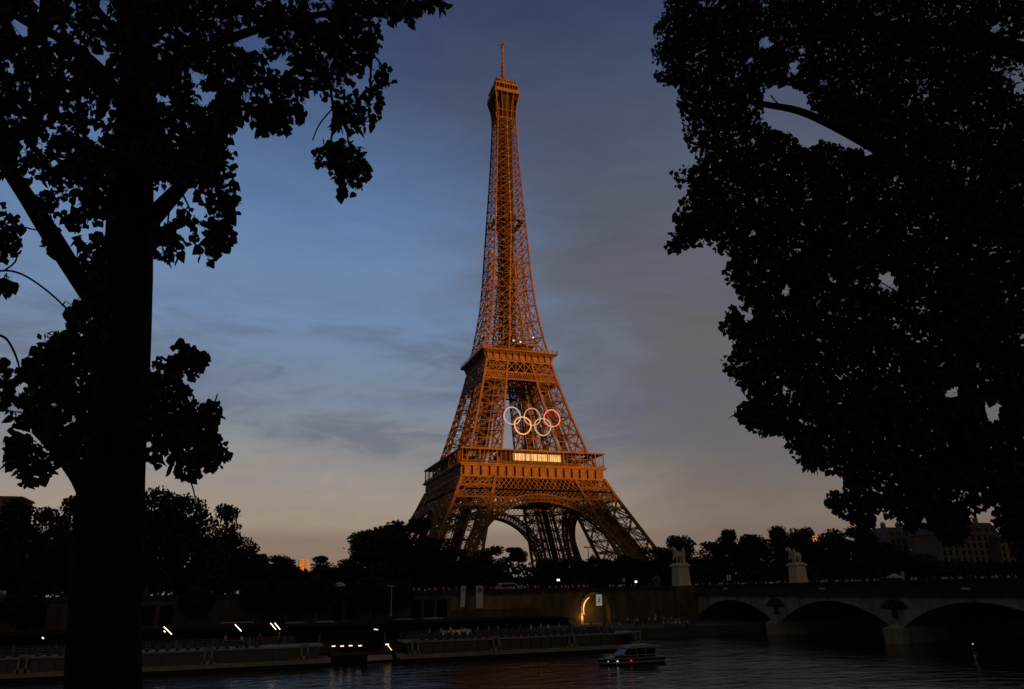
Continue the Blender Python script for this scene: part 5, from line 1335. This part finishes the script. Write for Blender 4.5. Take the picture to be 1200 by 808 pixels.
LP = [
 [(0,0),(300,0),(300,60),(285,100),(278,130),(262,165),(258,195),(270,205),(246,200),(205,205),(180,200),(150,200),(120,215),(90,205),(50,215),(20,205),(0,215)],
 [(290,0),(532,0),(526,6),(515,13),(505,8),(492,12),(478,24),(463,20),(448,26),(436,38),(420,30),(300,40)],
 [(290,20),(420,25),(440,45),(440,65),(425,80),(415,95),(385,115),(362,100),(345,80),(300,70)],
 [(285,72),(300,68),(315,85),(350,95),(358,120),(354,145),(340,155),(322,150),(318,165),(306,158),(296,140),(284,118)],
 [(425,38),(440,42),(442,60),(430,72),(418,60)],
 [(436,86),(446,80),(458,86),(456,98),(444,102),(438,100)], [(392,130),(400,118),(412,112),(424,118),(440,106),(448,122),(440,145),(425,154),(408,152),(394,148)],
 [(370,178),(390,170),(412,172),(430,184),(428,205),(422,240),(412,243),(402,228),(394,210),(374,198)],
 [(250,95),(275,110),(282,130),(268,160),(250,170),(240,140)],
 [(225,150),(262,165),(272,195),(276,235),(284,246),(270,258),(250,250),(236,230),(222,205)],
 [(222,262),(240,262),(252,258),(270,268),(268,292),(258,300),(246,308),(236,300),(228,282)], [(182,270),(200,268),(212,282),(216,292),(204,306),(196,314),(186,300),(180,285)], [(204,252),(218,242),(228,254),(216,264),(206,262)],
 [(176,150),(225,170),(222,215),(196,212),(180,220)],
 [(60,205),(130,200),(140,235),(126,255),(118,262),(104,258),(92,270),(84,262),(84,240),(66,225)], [(92,282),(118,280),(128,290),(126,330),(112,335),(98,320),(90,300)], [(110,310),(130,300),(128,345),(118,340)], [(48,236),(66,228),(72,262),(60,272),(50,256)], [(50,280),(60,285),(72,298),(56,296)],
 [(0,246),(8,252),(22,262),(26,280),(20,298),(8,300),(0,306)], [(0,332),(8,330),(10,338),(4,346),(0,348)],
 [(78,360),(96,350),(118,352),(130,370),(130,420),(100,425),(60,410),(52,402),(70,392),(84,388),(80,372)],
 [(50,400),(100,400),(126,420),(126,500),(108,520),(100,530),(80,540),(60,520),(45,500),(32,480),(20,475),(36,455),(46,440),(36,430),(48,412)],
 [(20,430),(30,428),(36,438),(34,448),(24,446)], [(0,430),(6,428),(9,440),(4,452),(0,450)], [(0,452),(14,455),(20,470),(12,482),(0,480)],
 [(22,490),(32,488),(30,505),(24,510),(18,500)], [(8,524),(20,512),(36,518),(40,530),(60,525),(66,545),(52,568),(44,574),(28,570),(26,555),(30,545),(16,545),(14,532)],
 [(172,440),(180,430),(186,418),(194,426),(200,440),(210,432),(206,450),(218,460),(230,478),(244,482),(252,478),(254,492),(246,508),(264,528),(266,540),(252,548),(236,550),(228,562),(218,564),(208,550),(194,548),(186,556),(176,540),(172,500)],
 [(202,420),(214,418),(222,430),(216,436),(206,432)], [(210,412),(218,410),(222,416),(216,420)], [(222,425),(232,426),(230,440),(224,450),(218,440)], [(227,418),(234,419),(232,423)], [(248,480),(257,476),(256,498),(248,508),(242,500)],
]
HL = [[(16,24),(26,22),(36,34),(30,44),(20,38)], [(40,0),(50,-2),(50,12),(44,18)], [(82,50),(94,48),(94,60),(84,58)], [(104,56),(116,64),(132,62),(128,72),(114,72)], [(57,36),(68,32),(74,50),(60,54)], [(7,72),(14,72),(18,86),(12,88)],
      [(12,132),(20,132),(20,140),(14,140)], [(104,150),(118,150),(120,160),(106,162)], [(118,0),(127,0),(124,24),(114,24)], [(280,38),(302,30),(308,50),(300,62),(286,58)], [(184,112),(196,112),(200,124),(188,124)], [(228,88),(238,84),(240,92),(230,98)], [(332,62),(338,72),(334,84),(328,76)], [(368,14),(380,10),(384,24),(374,30)],
      [(112,60),(122,66),(120,80),(110,76)], [(26,172),(34,168),(34,182),(26,180)], [(46,168),(54,170),(52,182),(46,178)], [(230,105),(250,110),(252,120),(236,122)]]
HL = [grow(h_, 1.1, 3) for h_ in HL]
lm_ = leaf_mass(rr, LP, 14500, HL, DL-1.6, DL+1.5, .050, .098, 10, twl, 13, 6)
child(twl, 'twigs', BARK, lt); child(lm_, 'crown', LEAF_N, lt)

DR = 9.2
base = atd(1330, 800, DR); base.z = .35
rtree = thing('foreground_tree', 'dense dark tree in silhouette reaching in from the right edge with one bare branch', 'tree', base)
m = MB(); limb(m, [(1345,1000,120),(1340,860,104),(1335,700,96),(1330,500,86),(1322,300,76),(1312,100,60),(1300,-80,48)], DR, 18); child(m, 'trunk', BARK, rtree, True)
m = MB()
limb(m, [(1325,380,40),(1240,310,26),(1150,250,19),(1080,205,15),(1022,172,12),(975,147,10),(935,130,8.5),(893,122,7),(850,112,4)], DR)
limb(m, [(1325,500,44),(1230,440,30),(1150,405,22),(1080,378,16),(1020,350,12),(960,330,8),(890,300,5)], DR+.3)
limb(m, [(1330,620,40),(1240,580,26),(1150,560,18),(1070,545,12),(1000,530,7)], DR-.3)
limb(m, [(1310,120,34),(1220,70,24),(1120,40,16),(1010,30,10),(900,40,6),(810,60,4)], DR+.2)
limb(m, [(1150,250,14),(1090,280,9),(1000,290,6),(900,270,4)], DR+.4); limb(m, [(1230,440,18),(1120,470,10),(1010,480,6),(900,480,4)], DR-.2)
child(m, 'limbs', BARK, rtree, True)
tw = MB()
for pts in ([(903,112,1.6),(912,122,1.6),(919,126,1.8)], [(1012,166,2),(1020,176,2),(1026,184,1.6)], [(1042,362,2),(1060,366,2),(1080,372,2.2)], [(1030,330,1.6),(1046,340,1.6),(1052,352,1.6)]): limb(tw, pts, DR, 6)
RP = [[(786,-10),(776,20),(770,40),(778,52),(768,66),(772,78),(786,82),(772,92),(784,100),(796,96),(804,110),(796,120),(804,132),(794,148),(808,158),(806,172),(818,182),(826,196),(812,206),(800,200),(790,206),(786,214),(796,220),(808,212),(814,230),(796,238),(800,252),(794,262),(802,272),(790,280),(783,288),(794,294),(812,286),(836,286),(848,296),(858,302),(862,318),(854,326),(868,346),(872,356),(866,364),(856,368),(852,378),(848,388),(856,396),(868,400),(872,408),(862,416),(848,430),(852,440),(866,446),(880,462),(892,472),(866,482),(868,492),(880,500),(896,510),(912,506),(930,518),(940,532),(950,542),(968,552),(986,560),(1000,572),(1200,590),(1200,-10)],
      [(926,526),(940,520),(952,536),(966,545),(960,552),(940,545)],
      [(968,590),(984,582),(1000,572),(1020,582),(1030,596),(1018,604),(1020,616),(1006,620),(996,606),(984,602)],
      [(1030,580),(1090,578),(1092,600),(1080,612),(1066,618),(1052,614),(1040,600)], [(1084,585),(1140,585),(1134,605),(1128,624),(1112,636),(1098,628),(1092,610)], [(1162,585),(1205,585),(1205,660),(1194,652),(1182,636),(1172,616)], [(1130,585),(1165,585),(1150,598),(1138,594)], [(1196,600),(1206,600),(1206,680),(1198,660)]]
HR = [[(886,50),(898,44),(908,54),(902,58),(890,58)], [(896,104),(926,102),(944,112),(952,130),(985,150),(1014,168),(1008,180),(984,172),(962,166),(944,178),(936,172),(926,156),(912,158),(898,146),(890,125)],
      [(1012,170),(1024,176),(1022,186),(1012,184)], [(1028,322),(1046,322),(1050,338),(1040,344),(1030,334)], [(1042,362),(1060,362),(1080,368),(1078,374),(1050,370)], [(968,322),(986,332),(984,338),(972,332)], [(914,338),(926,336),(926,348),(914,348)], [(1108,458),(1126,452),(1124,466),(1108,470)], [(1150,474),(1168,472),(1178,478),(1166,500),(1154,492)],
      [(932,60),(944,56),(944,64),(934,64)], [(1162,28),(1172,28),(1170,42),(1160,40)], [(1184,48),(1200,48),(1200,66),(1188,64)], [(1190,96),(1200,96),(1200,112),(1192,112)], [(928,74),(936,70),(934,88),(924,88)], [(868,366),(880,360),(884,374),(874,380)], [(878,270),(884,268),(884,278),(878,278)]]
HR = [grow(h_, 1.0, 0.5) for h_ in HR]
lm_ = leaf_mass(rr, RP, 72000, HR, DR-1.6, DR+2.8, .046, .094, 9, tw, 16, 6.5)
child(tw, 'twigs', BARK, rtree); child(lm_, 'crown', LEAF_N, rtree)
